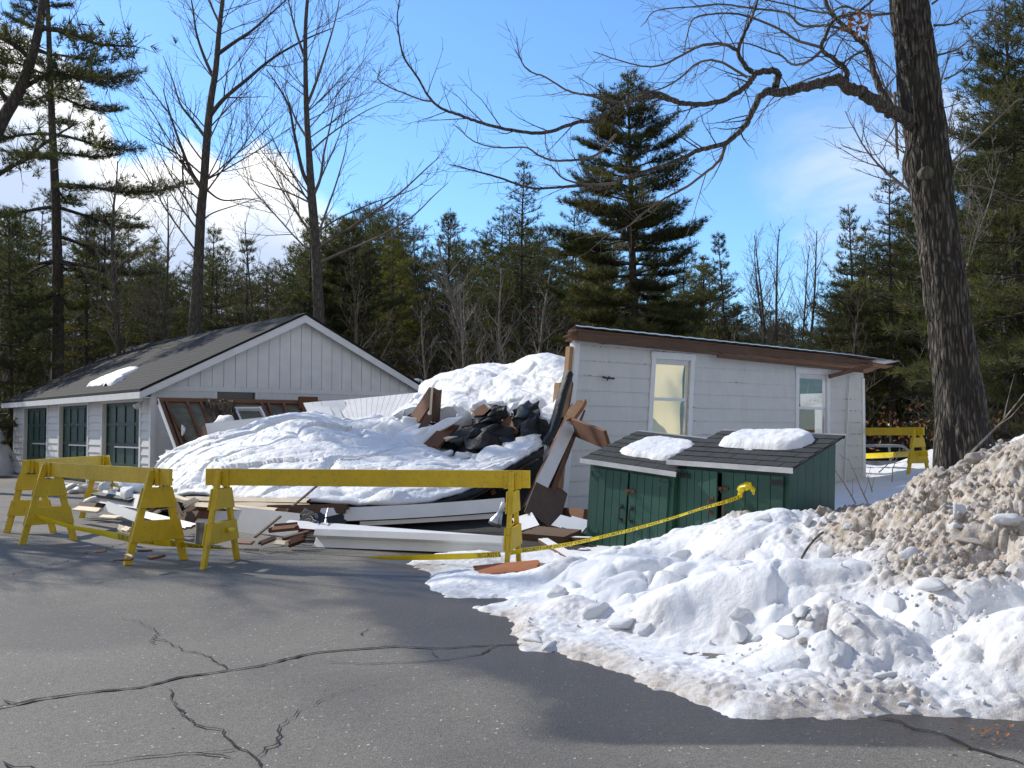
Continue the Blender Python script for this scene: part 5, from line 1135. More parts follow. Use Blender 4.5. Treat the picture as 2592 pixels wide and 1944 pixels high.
    edge = np.exp(-np.maximum(h,0)/.02); z = h+dz-.07*sstep(2.6,3.4,q[:,0])*sstep(.5,.9,h)+.05*fbm(p*4.5,4,92)*edge+.02*fbm(p*14,3,93)*edge
    # lateral shove so lumps overhang a little
    nx, ny = vn(p*3.1,95)*.06*rise, vn(p*3.1+9,96)*.06*rise
    P3 = np.stack([q[:,0]+nx, q[:,1]+ny, z], 1); fc = gridfaces(len(ys), len(xs)); keep = z > -.035; fc = fc[keep[fc].any(1)]
    zg = z.reshape(len(ys), len(xs))
    def surf(x, y):
        i = np.clip(np.searchsorted(xs, x), 0, len(xs)-1); j = np.clip(np.searchsorted(ys, y), 0, len(ys)-1); return zg[j, i]
    us = np.unique(fc); mp = -np.ones(len(P3), int); mp[us] = np.arange(len(us)); c0 = np.array([2,8,0])
    o = link('snow_bank', npmesh('snow_bank', P3[us]-c0, mp[fc], SNOW, True, {'dirt': dirt[us]})); o.location = c0
    tag(o, 'ploughed snow bank before the green bins, white lumps rising to a sandy grey heap', 'snow bank')
    return surf
BANKF = build_bank()
def on_bank(x, y): return max(0, float(BANKF(x, y)))
rng = random.Random(11)
def hit_bank(px, py):
    """first bank point along the ray through a pixel"""
    d = 4.9
    while d < 13:
        q = P(px, py, d)
        if q.z <= on_bank(q.x, q.y)+.005: return q
        d += .04
    return G(px, py)
specs = [  # zoom-6 pixel, half size (m), squash, dirty?
    (385,460,.13,(.8,.8,1.2),0,'upright white snow chunk on the crest by the larger bin'), (255,455,.14,(1.2,.8,.9),0,'round white snow lump on the crest below the bin doors'), (465,460,.09,(.8,.8,1.1),0,'pointed snow chunk on the crest beside the upright one'), (540,455,.08,(1.2,.8,.8),0,'flat snow chunk on the crest near the grit line'), (600,470,.07,(1,.8,.8),0,'small snow chunk where the crest meets the grit'), (665,490,.085,(.9,.8,1.1),0,'pale ice chunk at the edge of the sandy heap'),
    (745,585,.15,(1.5,.8,.6),1,'large flat grey ice slab on the sandy slope'), (765,520,.08,(1.3,.8,.7),1,'small grey ice slab above the large one'), (840,610,.06,(1.2,.8,.8),1,'grey ice knob beside the large slab'), (930,520,.10,(1.1,.8,.8),1,'grey block half sunk in sandy snow'),
    (140,900,.11,(1,.9,.9),0,'top ball of the snowman-like lump stack'), (105,1000,.165,(1.1,.9,.9),0,'big lower ball of the snowman-like lump stack'), (225,1040,.08,(.7,.7,1.3),0,'tall narrow snow chunk beside the big ball'), (370,1000,.13,(1.3,.9,.8),0,'white lump sloping behind the narrow chunk'), (430,900,.10,(1.2,.9,.9),0,'white lump above the grit patch'), (480,930,.04,(1,.9,.9),0,'little white cube-like chunk above the grit patch'),
    (460,1130,.075,(1,1,.95),0,'clean faceted snow block on the grit'), (595,1135,.06,(1.2,.9,.9),0,'smaller faceted snow block next to the clean one'), (450,1045,.08,(1.3,.9,.6),1,'brown crusted ice slab above the faceted block'), (650,935,.12,(1.5,.9,.6),0,'broad smooth ice plate in the middle of the bank'), (845,1215,.09,(1.3,.9,.7),0,'smooth white chunk low on the bank'),
    (620,1240,.05,(1.2,.9,.7),0,'icy chunk near the bank foot'), (1025,1315,.055,(.9,.9,1.1),0,'standing chunk at the bank foot'), (795,1340,.04,(.8,.9,1.1),0,'thin upright chip at the bank foot'), (745,1355,.03,(.8,.9,1.1),0,'tiny chip beside the thin upright one'), (760,1400,.045,(1.2,.9,.7),0,'angular chip resting on the asphalt edge'), (940,1350,.05,(1.3,.9,.7),0,'ribbed chunk just above the asphalt edge'), (985,1385,.065,(1.2,.9,.8),0,'rounded chunk on the asphalt edge'), (1205,1385,.055,(1,.9,.9),0,'sharp white block where bank and asphalt meet'),
    (1170,170,.085,(1.2,1,1),1,'sandy knob on the ridge in front of the oak'), (1220,200,.10,(1.1,1,1),1,'second sandy knob on the ridge by the oak trunk'), (1290,150,.10,(1.3,1,.9),1,'broad sandy knob on the ridge under the oak'), (1110,235,.12,(1.3,1,.9),1,'sandy hump lower on the ridge'), (1400,110,.07,(1,1,1),1,'round knob near the top of the sandy heap'), (1440,95,.07,(.9,1,1.1),1,'pale knob next to the round one'), (1190,420,.11,(.8,.9,1.3),0,'white knob standing in sandy snow'), (1180,490,.09,(1.2,.9,.9),0,'white lump below the standing knob'), (1440,450,.16,(1.3,.9,.8),0,'wide white hollowed lump high on the heap'), (1250,560,.14,(1.4,.9,.7),1,'grey lump in the middle of the sandy slope'), (960,640,.13,(1.1,.9,1),0,'white shoulder chunk at the centre of the heap'), (1060,770,.20,(1.2,.8,1.1),0,'large smooth white boulder of snow in the heap'), (900,870,.15,(.9,.8,1.3),0,'smooth white flank below the big snow boulder'), (560,620,.14,(.8,.8,1.4),0,'white spur beside the dark twig'), (395,940,.1,(1,.9,1),0,'white chunk behind the faceted blocks')]
for i, (x, y, s, sc, dty, lb) in enumerate(specs):
    q = hit_bank(*Z6(x, y)); q.z += s*sc[2]*(.0 if s > .09 else .08)
    s *= .88
    chunk('snow_chunk' if not dty else 'dirty_ice_chunk', lb, q, s, i*5+2, CHD if dty else CH, 'snow and ice chunks on the bank', sc, rot=(rng.uniform(-.25,.25), rng.uniform(-.25,.25), rng.uniform(0,6.28)))
for i, (x, y, s, sc, lb) in enumerate([(1250,780,.20,(1.3,.8,.9),'big pale chunk low on the bank near the long crack'), (1420,830,.21,(1.3,.8,.7),'broad rounded chunk beside the big pale one'), (1540,860,.12,(1,.8,.9),'round chunk between two broad ones'), (1080,880,.13,(1,.8,1),'lump over the brown ice crust'), (870,930,.12,(1.6,.8,.6),'low icy tongue at the bank tip'), (940,975,.09,(1.4,.8,.6),'brown-stained ice crust at the bank tip'), (1480,740,.08,(1.1,.8,.8),'small peaked chunk on the shaded slope'), (1770,400,.17,(1.1,.8,.9),'rounded lump on the upper bank'), (1030,640,.14,(1,.8,1),'soft knob at the near shoulder of the bank')]):
    q = hit_bank(*Z5(x, y)); q.z -= s*sc[2]*.12; s *= .9; chunk('snow_chunk', lb, q, s, i*3+1, CH, 'snow and ice chunks on the bank', sc, rot=(rng.uniform(-.2,.2), rng.uniform(-.2,.2), rng.uniform(0,6.28)))
# loose crumbs of ice, far too many to count
cm = MB(); base = []
bm = bmesh.new(); bmesh.ops.create_icosphere(bm, subdivisions=1, radius=1); bv = [tuple(v.co) for v in bm.verts]; bf = [tuple(v.index for v in f.verts) for f in bm.faces]; bm.free()
zz = []
for i in range(1800):
    if i < 1500: x, y = rng.uniform(2.4,5.2), rng.uniform(6.2,8.6)
    elif i < 1700: x, y = rng.uniform(1.2,4.4), rng.uniform(5.1,6.8)
    else: x, y = rng.uniform(-.3,3), rng.uniform(5.2,8.5)
    zz.append((x, y))
zs = BANKF(np.array(zz)[:,0], np.array(zz)[:,1])
for (x, y), h in zip(zz, zs):
    if h < .02: continue
    s = rng.uniform(.007,.026)*(1.0 if x > 2.6 and y > 6.4 else .6); R = Euler((rng.uniform(0,6),rng.uniform(0,6),0)).to_matrix()
    cm.add([tuple(R @ Vector((v[0]*s*rng.uniform(.7,1.3), v[1]*s, v[2]*s*rng.uniform(.6,1.0))) + Vector((x, y, h+s*.25))) for v in bv], bf)
me = cm.mesh('ice_crumbs', [SNOW], None, True); at = me.attributes.new('dirt', 'FLOAT', 'POINT'); dv = np.repeat([rng.uniform(.75,1) if x > 2.5 and y > 6.3 else rng.uniform(0,.5) for (x, y), h in zip(zz, zs) if h >= .02], len(bv)); at.data.foreach_set('value', dv.astype(np.float32))
tag(link('ice_crumbs', me), kind='stuff')
pl('twig', 'thin bare twig stuck in the white snow bank', Z6(440,640)+(7.35,), Z6(545,512)+(7.5,), .012, .012, [PINEBARK, PINEBARK], cat='twig', bend=.02)

def build_field():
    xs = axis([(2.6,9,.12),(9,24,.4)]); ys = axis([(12.2,20,.12),(20,36,.35)]); X, Y = np.meshgrid(xs, ys); q = np.stack([X.ravel(), Y.ravel()], 1); p = np.stack([q[:,0], q[:,1], 0*q[:,0]], 1)
    z = .10+.18*sstep(4,9,q[:,0]) + .22*np.exp(-((q[:,1]-27.5)/2.6)**2)*sstep(5.5,8,q[:,0])*(1-.35*sstep(9.6,10.4,q[:,0])) + .10*fbm(p*.8,4,101)+.03*fbm(p*3,3,102)
    z += .62*np.exp(-(((q[:,0]-10.4)/1.0)**2+((q[:,1]-25.0)/1.3)**2))
    z -= 1.5*sstep(31,35.5,q[:,1]) + .6*sstep(3.6,2.7,q[:,0])
    p[:,2] = z; o = link('snow_field', npmesh('snow_field', p, gridfaces(len(ys), len(xs)), SNOW, True, {'dirt': np.clip(.25*fbm(p*.7,3,5),0,1)})); tag(o, kind='structure')
build_field()
def mound(name, label, x0, x1, y0, y1, H, seed, shape=2.2, dirt=0.0):
    n = 90; u, v = np.meshgrid(np.linspace(-1,1,n), np.linspace(-1,1,n)); p = np.stack([(x0+x1)/2+u.ravel()*(x1-x0)/2, (y0+y1)/2+v.ravel()*(y1-y0)/2, 0*u.ravel()], 1); r = np.sqrt(u.ravel()**2+v.ravel()**2)
    h = H*np.clip(1-r**shape,0,1)**.7*(1+.35*fbm(p*1.1,3,seed)) + .22*(billow(p*1.5,3,seed+1)-.3)*sstep(1,.6,r)*H - .15*sstep(.9,1.1,r); p[:,2] = h
    c = p.mean(0); o = link(name, npmesh(name, p-c, gridfaces(n,n), SNOW, True, {'dirt': np.full(len(p), dirt)})); o.location = c; return tag(o, label, 'snow bank')
mound('snow_bank', 'tall rounded snow bank beside the far end of the garage', -22.6,-16.7,31,38,2.4,5)
mound('snow_bank', 'smooth blue-shaded snow bank beyond the oak trunk', 8.9,17,19.5,25,1.45,8)
for i, (x, y, s) in enumerate([(385,1130,.28),(420,1140,.22),(470,1135,.16),(500,1155,.25),(540,1160,.3),(440,1160,.18),(570,1170,.2)]):
    q = G(*Z1(x, y)); chunk('snow_chunk', 'snow crumb heaped against the foot of the garage doors', Vector((q.x, q.y, s*.3)), s, i+30, group='snow crumbs below the garage doors', scl=(1.5,1,.7))
for i, (a, s, sc, lb) in enumerate([((290,110,16.4),.28,(1.4,.8,.6),'slab-like snow chunk at the broken corner of the snow sheet'), ((400,130,16.0),.33,(1.1,.8,.9),'round snow chunk beside the slab-like one'), ((340,200,15.7),.18,(1.3,.8,.8),'small snow chunk on the tar strip'), ((110,135,17.0),.18,(1.3,.8,.8),'lone snow lump behind the rear trestle'), ((230,170,16.3),.14,(1.5,.8,.7),'low snow crumb on the tar strip'), ((0,260,16.6),.16,(1.6,.8,.6),'snow crumb on the dark flat board')]):
    chunk('snow_chunk', lb, P(*z9(*a)), s, i+50, scl=sc, group='snow chunks at the broken corner')
# ------------------------------------------------------------------ trees
def rvec(rng): return Vector((rng.gauss(0,1), rng.gauss(0,1), rng.gauss(0,1)))
def grow(mb, rng, p, d, L, r, lvl, maxl, up=.35, wander=.22, dens=1.0, mi=0, rmin=.004, spread=(28,55), sides=(8,5,4,3,3)):
    n = max(3, min(9, int(L/.35)+2)); pts = [Vector(p)]; d = Vector(d).normalized(); dirs = [d.copy()]
    for i in range(n):
        d = (d + rvec(rng)*wander/math.sqrt(n)*.8 + Vector((0,0,up/n))).normalized(); pts.append(pts[-1]+d*(L/n)); dirs.append(d.copy())
    rad = [max(rmin*.7, r*(1-.8*i/n)) for i in range(n+1)]; mb.tube(pts, rad, sides[min(lvl, 4)], mi, cap=False)
    if lvl >= maxl: return pts
    nc = max(2, int((L*(2.2, 3.2, 5.0, 8)[min(lvl, 3)]+1)*dens)); nc = min(nc, (16, 14, 9, 6)[min(lvl, 3)])
    for k in range(nc):
        t = .12+.86*(k+rng.random())/nc; f = t*n; i = min(int(f), n-1); q = pts[i].lerp(pts[i+1], f-i); dd = dirs[i+1]
        ax = dd.cross(rvec(rng)).normalized(); a = math.radians(rng.uniform(*spread)); nd = Matrix.Rotation(a, 3, ax) @ dd
        cl = L*rng.uniform(.28,.55)*(1.15-.65*t); cl = max(cl, .18); cr = max(rmin, min(r*(1-.8*t)*.62, r*.5))
        grow(mb, rng, q, nd, cl, cr, lvl+1, maxl, up, wander, dens, mi, rmin, spread, sides)
    return pts
def bare_tree(seed, H, r, maxl=3, dens=1.0, first=.3, lean=(0,0), spread=(30,55), fork=False, rmin=.006):
    """-> trunk MB, branch MB, in local coordinates"""
    rng = random.Random(seed); tb, bb = MB(), MB(); n = 14; pts = [Vector((0,0,-.2))]; d = Vector((lean[0], lean[1], 1)).normalized()
    for i in range(n): d = (d+rvec(rng)*.035+Vector((0,0,.02))).normalized(); pts.append(pts[-1]+d*(H/n))
    rad = [r*(1.15 if i == 0 else 1)*(1-.9*(i/n)**1.1)+.008 for i in range(n+1)]; tb.tube(pts, rad, 9, 0, False)
    k = int(H*1.9*dens)
    for j in range(k):
        t = first+(1-first)*(j+rng.random())/k; f = t*n; i = min(int(f), n-1); q = pts[i].lerp(pts[i+1], f-i); az = j*2.4+rng.uniform(-.5,.5); a = math.radians(rng.uniform(*spread))
        L = H*.36*max(.05, 1.08-t)**.75*rng.uniform(.6,1.1)+.3; grow(bb, rng, q, Vector((math.cos(az)*math.sin(a), math.sin(az)*math.sin(a), math.cos(a))), L, max(rmin, rad[i]*.42), 1, maxl, .35, .22, 1.0, 0, rmin)
    return tb, bb

# needle tufts: thin triangles fanned round the shoot
def tuft_templates():
    T = []; rs = np.random.RandomState(4)
    for k in range(6):
        tri = []
        for i in range(11):
            a = rs.uniform(0, 2*np.pi); sp = rs.uniform(.15, 1.05); L = rs.uniform(.6, 1.05); d = np.array([np.cos(sp), np.sin(sp)*np.cos(a), np.sin(sp)*np.sin(a)]); s = np.cross(d, rs.normal(size=3)); s /= np.linalg.norm(s); b = np.array([rs.uniform(-.35,.25), 0, 0]); w = rs.uniform(.06,.11)
            tri += [b-s*w*.5, b+s*w*.5, b+d*L]
        T.append(np.array(tri))
    return T
TT_ = tuft_templates()
def tufts_mesh(pos, dirs, size, rs):
    pos = np.array(pos); dirs = np.array(dirs); n = len(pos); d = dirs/np.linalg.norm(dirs, axis=1, keepdims=True); r = rs.normal(size=(n,3)); u = np.cross(d, r); u /= np.linalg.norm(u, axis=1, keepdims=True); w = np.cross(d, u); k = rs.randint(0, 6, n); sz = np.asarray(size)*rs.uniform(.75,1.3,n); out = []
    for t in range(6):
        m = k == t; T = TT_[t]; out.append((pos[m][:,None,:]+sz[m][:,None,None]*(T[None,:,0:1]*d[m][:,None,:]+T[None,:,1:2]*u[m][:,None,:]+T[None,:,2:3]*w[m][:,None,:])).reshape(-1,3))
    return np.concatenate(out)
def pine(seed, H, R, base=.12, r0=None, whorl=.55, nb=(4,6), size=.21, dens=1.0, shape=.85, sparse=0.0, droop=.0, blunt=.04):
    """white pine: tiers of nearly level branches carrying tufts on flat sprays -> trunk MB, limb MB, needle verts"""
    rng = random.Random(seed); rs = np.random.RandomState(seed); r0 = r0 or H*.012; tb, lb = MB(), MB(); n = 16; pts = [Vector((0,0,-.3))]; d = Vector((0,0,1))
    for i in range(n): d = (d+rvec(rng)*.012).normalized(); d.z = abs(d.z); pts.append(pts[-1]+d*(H+.3)/n)
    tb.tube(pts, [r0*(1-.95*(i/n)**1.05)+.006 for i in range(n+1)], 9, 0, False); pos, dr, sz = [], [], []; z = H*base; tot = H
    while z < H-.15:
        t = min(1.0, max(0.0, (z/H-base)/(1-base))); prof = ((1-t)**shape+blunt*min(1, (1-t)*6))*(.62+.38*math.sin(min(1, t*4)*math.pi/2)); tier = rng.uniform(.6, 1.25); k = rng.randint(*nb); a0 = rng.uniform(0, 6.28)
        for j in range(k):
            if rng.random() < sparse: continue
            az = a0+6.283*j/k+rng.uniform(-.35,.35); L = max(.25, R*prof*tier*rng.uniform(.55,1.12)); f = z/H*n; i = min(int(f), n-1); p = pts[i].lerp(pts[i+1], f-i); el = math.radians(-6-10*droop+55*t**2.2+rng.uniform(-9,9)); m = 6; q = [p]; dd = Vector((math.cos(az)*math.cos(el), math.sin(az)*math.cos(el), math.sin(el))); h = dd.copy()
            for s in range(m): h = (h+rvec(rng)*.05+Vector((0,0,(-.05 if s < 3 else .13)))).normalized(); q.append(q[-1]+h*L/m)
            lb.tube(q, [max(.006, r0*.30*(1-t*.6)*(1-.85*s/m)) for s in range(m+1)], 4, 0, False)
            side = Vector((-math.sin(az), math.cos(az), 0)); ns = max(3, int(L/.16*dens))
            for s in range(ns):
                tt = .26+.74*(s+rng.random()*.8)/ns; ff = min(tt, .999)*m; ii = int(ff); c = q[ii].lerp(q[ii+1], ff-ii); dv = (q[ii+1]-q[ii]).normalized()
                for sg in (-1, 1):
                    ll = max(.16, L*.46*(1.12-tt)*rng.uniform(.45,1.25)); ld = (dv*.75+side*sg*rng.uniform(.5,1.1)+Vector((0,0,rng.uniform(-.02,.24)))).normalized(); e = c+ld*ll
                    if ll > .3: lb.tube([c, e], [.006,.004], 3, 0, False)
                    kk = max(1, int(ll/.11*dens))
                    for g in range(kk):
                        a = (g+1)/kk; pos.append(tuple(c.lerp(e, a)+rvec(rng)*.05)); dr.append(tuple(ld*.8+rvec(rng)*.25+Vector((0,0,.32)))); sz.append(size)
            pos.append(tuple(q[-1])); dr.append(tuple(h)); sz.append(size*1.1)
        z += whorl*rng.uniform(.75,1.25)*(1-.35*t)
    pos.append(tuple(pts[-1])); dr.append((0,0,1)); sz.append(size)
    return tb, lb, tufts_mesh(pos, dr, sz, rs)
def needles_mesh(name, V, mat):
    return npmesh(name, V, None, [mat], False, None, np.arange(len(V)).reshape(-1,3))
def pine_thing(label, spec, loc, rotz=0, mat=NEED, group=None, name='pine_tree', lean=(0,0)):
    tb, lb, V = pine(**spec); t = thing(name, label, 'tree', loc, (lean[0], lean[1], rotz), group)
    part('trunk', tb, PINEBARK, t, smooth=True); part('limbs', lb, PINEBARK, t); link('crown', needles_mesh('crown', V, mat), t); return t
def joined_mesh(name, tb, lb, V, m1, m2):
    """one mesh with bark and needle slots, for far trees that show no parts"""
    v = np.array(tb.v+lb.v); k = len(tb.v); quads = [f for f in tb.f]+[tuple(i+k for i in f) for f in lb.f]; n = len(v)
    tri = np.arange(len(V)).reshape(-1,3)+n if V is not None else np.zeros((0,3), int); allv = np.concatenate([v, V]) if V is not None else v
    me = bpy.data.meshes.new(name); q = np.array(quads, dtype=np.int32); me.vertices.add(len(allv)); me.vertices.foreach_set('co', allv.astype(np.float32).ravel()); nl = len(q)*4+len(tri)*3; me.loops.add(nl); me.loops.foreach_set('vertex_index', np.concatenate([q.ravel(), tri.ravel()]).astype(np.int32)); me.polygons.add(len(q)+len(tri)); me.polygons.foreach_set('loop_start', np.concatenate([np.arange(len(q))*4, len(q)*4+np.arange(len(tri))*3]).astype(np.int32)); me.materials.append(m1); me.materials.append(m2)
    mi = np.zeros(len(q)+len(tri), np.int32); mi[len(q):] = 1; me.polygons.foreach_set('material_index', mi); me.update(calc_edges=True); return me

# --- the oak on the sandy heap: trunk, explicit limbs, twigs
def Z8(x, y): return ((1500+x*.54247)*K, y*.54247*K)
def ZA(x, y): return ((900+x*.30137)*K, y*.30137*K)
def build_oak():
    D = 13.6; o = P(968, 470, D); t = thing('oak_tree', 'thick furrowed oak trunk rising from the sandy heap, long bare limb over the scene', 'tree', (o.x, o.y, .6))
    loc = (o.x, o.y, .6); tr = [(968,500,46),(966,455,43),(960,400,39),(951,330,37),(941,250,35.5),(931,170,35),(922,100,34),(914,40,33),(907,-15,32),(896,-110,29),(888,-230,25),(884,-380,20)]
    C = catmull([tuple(P(a,b,D)) for a,b,w in tr], 260); R = catmull([(w*D/F/2*1.16,) for a,b,w in tr], 260)[:,0]; ns = 72
    th = np.linspace(0, 2*np.pi, ns, endpoint=False); T, I = np.meshgrid(th, np.arange(260)); z = C[:,2][I]; arc = np.stack([np.cos(T)*2.6, np.sin(T)*2.6, z*.62], 2).reshape(-1,3)
    warp = arc+np.stack([.22*vn(arc*np.array([1,1,2.5])+5,1), .22*vn(arc*np.array([1,1,2.5])+9,2), .3*vn(arc*2,3)], 1)
    f1, f2, cid = worley(warp*np.array([2.5,2.5,2.2]), 7); rid = np.clip((f2-f1)*1.5, 0, 1)
    h = .042*(rid-.6)+.02*fbm(arc*np.array([.7,.7,.9]),3,8)+.009*fbm(arc*np.array([6,6,9.]),2,9); rr = R[I]+h.reshape(260,ns)
    flare = 1+.25*np.exp(-np.maximum(z-1.0,0)/.5)*(1+.5*np.cos(T*4)); rr = rr*flare
    for zc, ang, amp, wz in ((4.9, 2.9, .09, .28), (3.55, -1.9, .055, .12), (5.9, 2.7, .05, .4)):
        rr += amp*np.exp(-((z-zc)/wz)**2)*np.exp(-(((T-ang+np.pi) % (2*np.pi)-np.pi)/.6)**2)
    V = np.stack([C[:,0][I]+np.cos(T)*rr, C[:,1][I]+np.sin(T)*rr, z], 2).reshape(-1,3)-np.array(loc)
    i, j = np.meshgrid(np.arange(259), np.arange(ns), indexing='ij'); a = (i*ns+j).ravel(); b = (i*ns+(j+1) % ns).ravel(); link('trunk', npmesh('trunk', V, np.stack([a,b,b+ns,a+ns],1), OAKBARK, True, {'cav': np.clip(1-rid*2.2, 0, 1)}), t)
    rng = random.Random(77)
    def limb(name, pix, r0, r1, tw=1.0, lv=3, L=(.35,1.0), zf=None, knob=0, upb=.15, first=.12):
        ctr = catmull([tuple(p) for p in pix], max(14, len(pix)*6)); n = len(ctr); mb = MB(); rad = [r0+(r1-r0)*(k/(n-1))**.8+(knob*max(0, math.sin(k*1.9))**3 if k < n*.6 else 0) for k in range(n)]; jit = [Vector(c)+rvec(rng)*min(.012, rad[k]*.16) for k, c in enumerate(ctr)]; mb.tube(jit, rad, 10 if r0 > .05 else 7, 0, False)
        length = float(np.linalg.norm(np.diff(ctr, axis=0), axis=1).sum()); kk = int(length*7*tw)
        for k in range(kk):
            tt = first+(1-first)*(k+rng.random())/kk; f = tt*(n-1); i = min(int(f), n-2); q = Vector(ctr[i]).lerp(Vector(ctr[i+1]), f-i); d = (Vector(ctr[i+1])-Vector(ctr[i])).normalized(); ax = d.cross(Vector((0,-1,0))+rvec(rng)*.7).normalized(); nd = Matrix.Rotation(math.radians(rng.uniform(25,65))*rng.choice((-1,1)), 3, ax) @ d
            grow(mb, rng, q, nd, rng.uniform(*L)*(1.35-.5*tt), max(.0035, min(.010, rad[i]*.4)), 2, lv, upb, .30, .9, 0, .0026, (25,60))
        mb.tube([jit[-1], jit[-1]+(jit[-1]-jit[-2]).normalized()*.08], [rad[-1], rad[-1]*.6], 5, 0)
        return part('branch', mb, OAKBARK if r0 > .03 else TWIG, t, loc, smooth=True)
    z8 = lambda x, y, d: P(*Z8(x, y), d); za = lambda x, y, d: P(*ZA(x, y), d)
    A = [z8(1490,590,13.5), z8(1440,545,13.4), z8(1360,500,13.2), z8(1270,440,13.1), z8(1190,410,13.0), z8(1140,375,12.9), z8(1060,390,12.8), z8(960,415,12.7), z8(880,430,12.6), z8(815,425,12.5)]
    limb('branch', A, .092, .050, .5, 3, (.3,.8), knob=.010, first=.3)
    # hanging limb that runs down-left past the pine
    limb('branch', [z8(815,425,12.5), z8(775,460,12.45), z8(740,540,12.4), z8(690,610,12.3), z8(620,665,12.2), z8(500,700,12.1), z8(400,745,12.0), z8(280,790,11.9), z8(150,830,11.8), z8(40,880,11.7), za(1900,1560,11.6), za(1500,1580,11.5), za(1200,1490,11.4), za(1000,1435,11.3), za(845,1392,11.2)], .044, .007, 1.0, 3, (.25,.8))
    limb('branch', [z8(620,680,12.2), z8(590,750,12.1), z8(520,810,12.0), z8(440,870,11.9), z8(330,930,11.8), z8(230,1000,11.7), z8(160,1060,11.6), z8(60,1095,11.6), z8(0,1105,11.5)], .022, .005, .9, 3, (.25,.7))
    # the limb over the knob that arches far across the sky
    limb('branch', [z8(850,415,12.6), z8(860,370,12.6), z8(870,340,12.6), z8(820,330,12.5), z8(760,345,12.5), z8(725,390,12.4), z8(680,430,12.3), z8(600,470,12.2), z8(490,490,12.1), z8(390,475,12.0), z8(280,450,11.9), z8(150,480,11.8), z8(0,560,11.7), za(1850,1030,11.6), za(1600,1115,11.5), za(1350,1100,11.4), za(1050,1030,11.3), za(880,970,11.2), za(720,910,11.1), za(620,820,11.0), za(520,650,10.9), za(410,490,10.8), za(370,330,10.7), za(350,150,10.6), za(365,30,10.5)], .046, .006, .85, 3, (.25,.75))
    limb('branch', [za(640,850,11.0), za(560,840,10.9), za(400,780,10.8), za(300,740,10.8), za(190,665,10.7), za(205,590,10.7)], .011, .005, 1.0, 3, (.15,.4))
    limb('branch', [z8(400,470,12), z8(280,430,11.9), z8(150,480,11.8), za(1950,800,11.7), za(1780,760,11.6), za(1600,650,11.5), za(1450,590,11.4), za(1380,480,11.3), za(1360,375,11.3)], .020, .005, 1.0, 3, (.2,.6))
    limb('branch', [za(2190,1130,11.8), za(2000,1310,11.7), za(1700,1350,11.6), za(1550,1310,11.5), za(1430,1240,11.4), za(1200,1240,11.3), za(1000,1190,11.2), za(860,1075,11.1)], .018, .005, 1.0, 3, (.2,.6))
    limb('branch', [za(2190,1540,11.7), za(1950,1550,11.6), za(1750,1500,11.5), za(1650,1400,11.5), za(1600,1380,11.4)], .016, .006, 1.0, 3, (.2,.6))
    # arms that climb from the knob
    limb('branch', [z8(740,340,12.5), z8(700,290,12.4), z8(680,235,12.4), z8(710,150,12.3), z8(740,90,12.2), z8(760,30,12.2), z8(790,-60,12.1)], .034, .012, 1.2, 3, (.3,.9))
    limb('branch', [z8(680,235,12.4), z8(600,205,12.3), z8(500,215,12.2), z8(440,245,12.1), z8(330,300,12.0), z8(240,310,11.9), z8(120,280,11.8), z8(30,250,11.7)], .024, .005, 1.2, 3, (.25,.8))
    limb('branch', [z8(720,360,12.4), z8(600,290,12.2), z8(500,290,12.1), z8(400,370,12.0), z8(300,420,11.9), z8(150,440,11.8), z8(0,440,11.7)], .018, .005, 1.1, 3, (.25,.7))
    limb('branch', [z8(1180,400,13.0), z8(1185,350,12.9), z8(1170,310,12.8), z8(1120,270,12.7), z8(1070,230,12.6), z8(1090,160,12.6), z8(1130,90,12.5), z8(1210,70,12.5), z8(1260,40,12.4), z8(1330,-20,12.4)], .040, .014, 1.1, 3, (.3,.9))
    limb('branch', [z8(1070,235,12.6), z8(1000,290,12.5), z8(930,300,12.4), z8(880,260,12.3), z8(800,230,12.3), z8(700,200,12.2), z8(560,220,12.1)], .020, .006, 1.1, 3, (.25,.7))
    limb('branch', [z8(1070,220,12.6), z8(960,190,12.5), z8(860,130,12.4), z8(700,70,12.3), z8(560,65,12.2), z8(470,90,12.1), z8(440,170,12.0), z8(430,230,11.9)], .020, .006, 1.2, 3, (.25,.8))
    # second limb behind, climbing to the frame top
    limb('branch', [z8(1440,540,13.6), z8(1360,450,13.7), z8(1310,330,13.8), z8(1280,230,13.9), z8(1220,160,13.9), z8(1160,110,14), z8(1100,40,14), z8(1060,-60,14.1), z8(1000,-160,14.2)], .052, .022, 1.0, 3, (.4,1.0))
    limb('branch', [z8(1210,150,13.9), z8(1100,120,13.8), z8(980,120,13.7), z8(900,60,13.6), z8(760,40,13.5), z8(600,20,13.4), z8(480,30,13.3), z8(300,50,13.2), z8(240,110,13.1)], .022, .006, 1.2, 3, (.3,.8))
    limb('branch', [z8(1280,230,13.9), z8(1200,270,13.7), z8(1120,330,13.6), z8(1000,370,13.5), z8(860,440,13.4), z8(760,570,13.3)], .018, .005, 1.1, 3, (.25,.7))
    limb('branch', [z8(1400,60,13.4), z8(1290,70,13.2), z8(1180,30,13.1), z8(1080,60,13), z8(900,20,12.9), z8(720,-20,12.8)], .020, .008, 1.3, 3, (.3,.9))
    for a in ([z8(1590,120,13.6), z8(1680,110,13.5), z8(1760,60,13.4), z8(1860,50,13.3), z8(2000,110,13.2)], [z8(1600,260,13.6), z8(1700,230,13.5), z8(1800,150,13.4), z8(1900,60,13.3)], [z8(1580,20,13.6), z8(1680,-40,13.5), z8(1800,-50,13.4)], [z8(1710,870,13.7), z8(1780,870,13.6), z8(1880,890,13.5), z8(1960,930,13.4), z8(2050,940,13.3)], [z8(1640,370,13.6), z8(1720,330,13.5), z8(1800,240,13.3)]): limb('branch', a, .016, .005, 1.3, 3, (.3,.9))
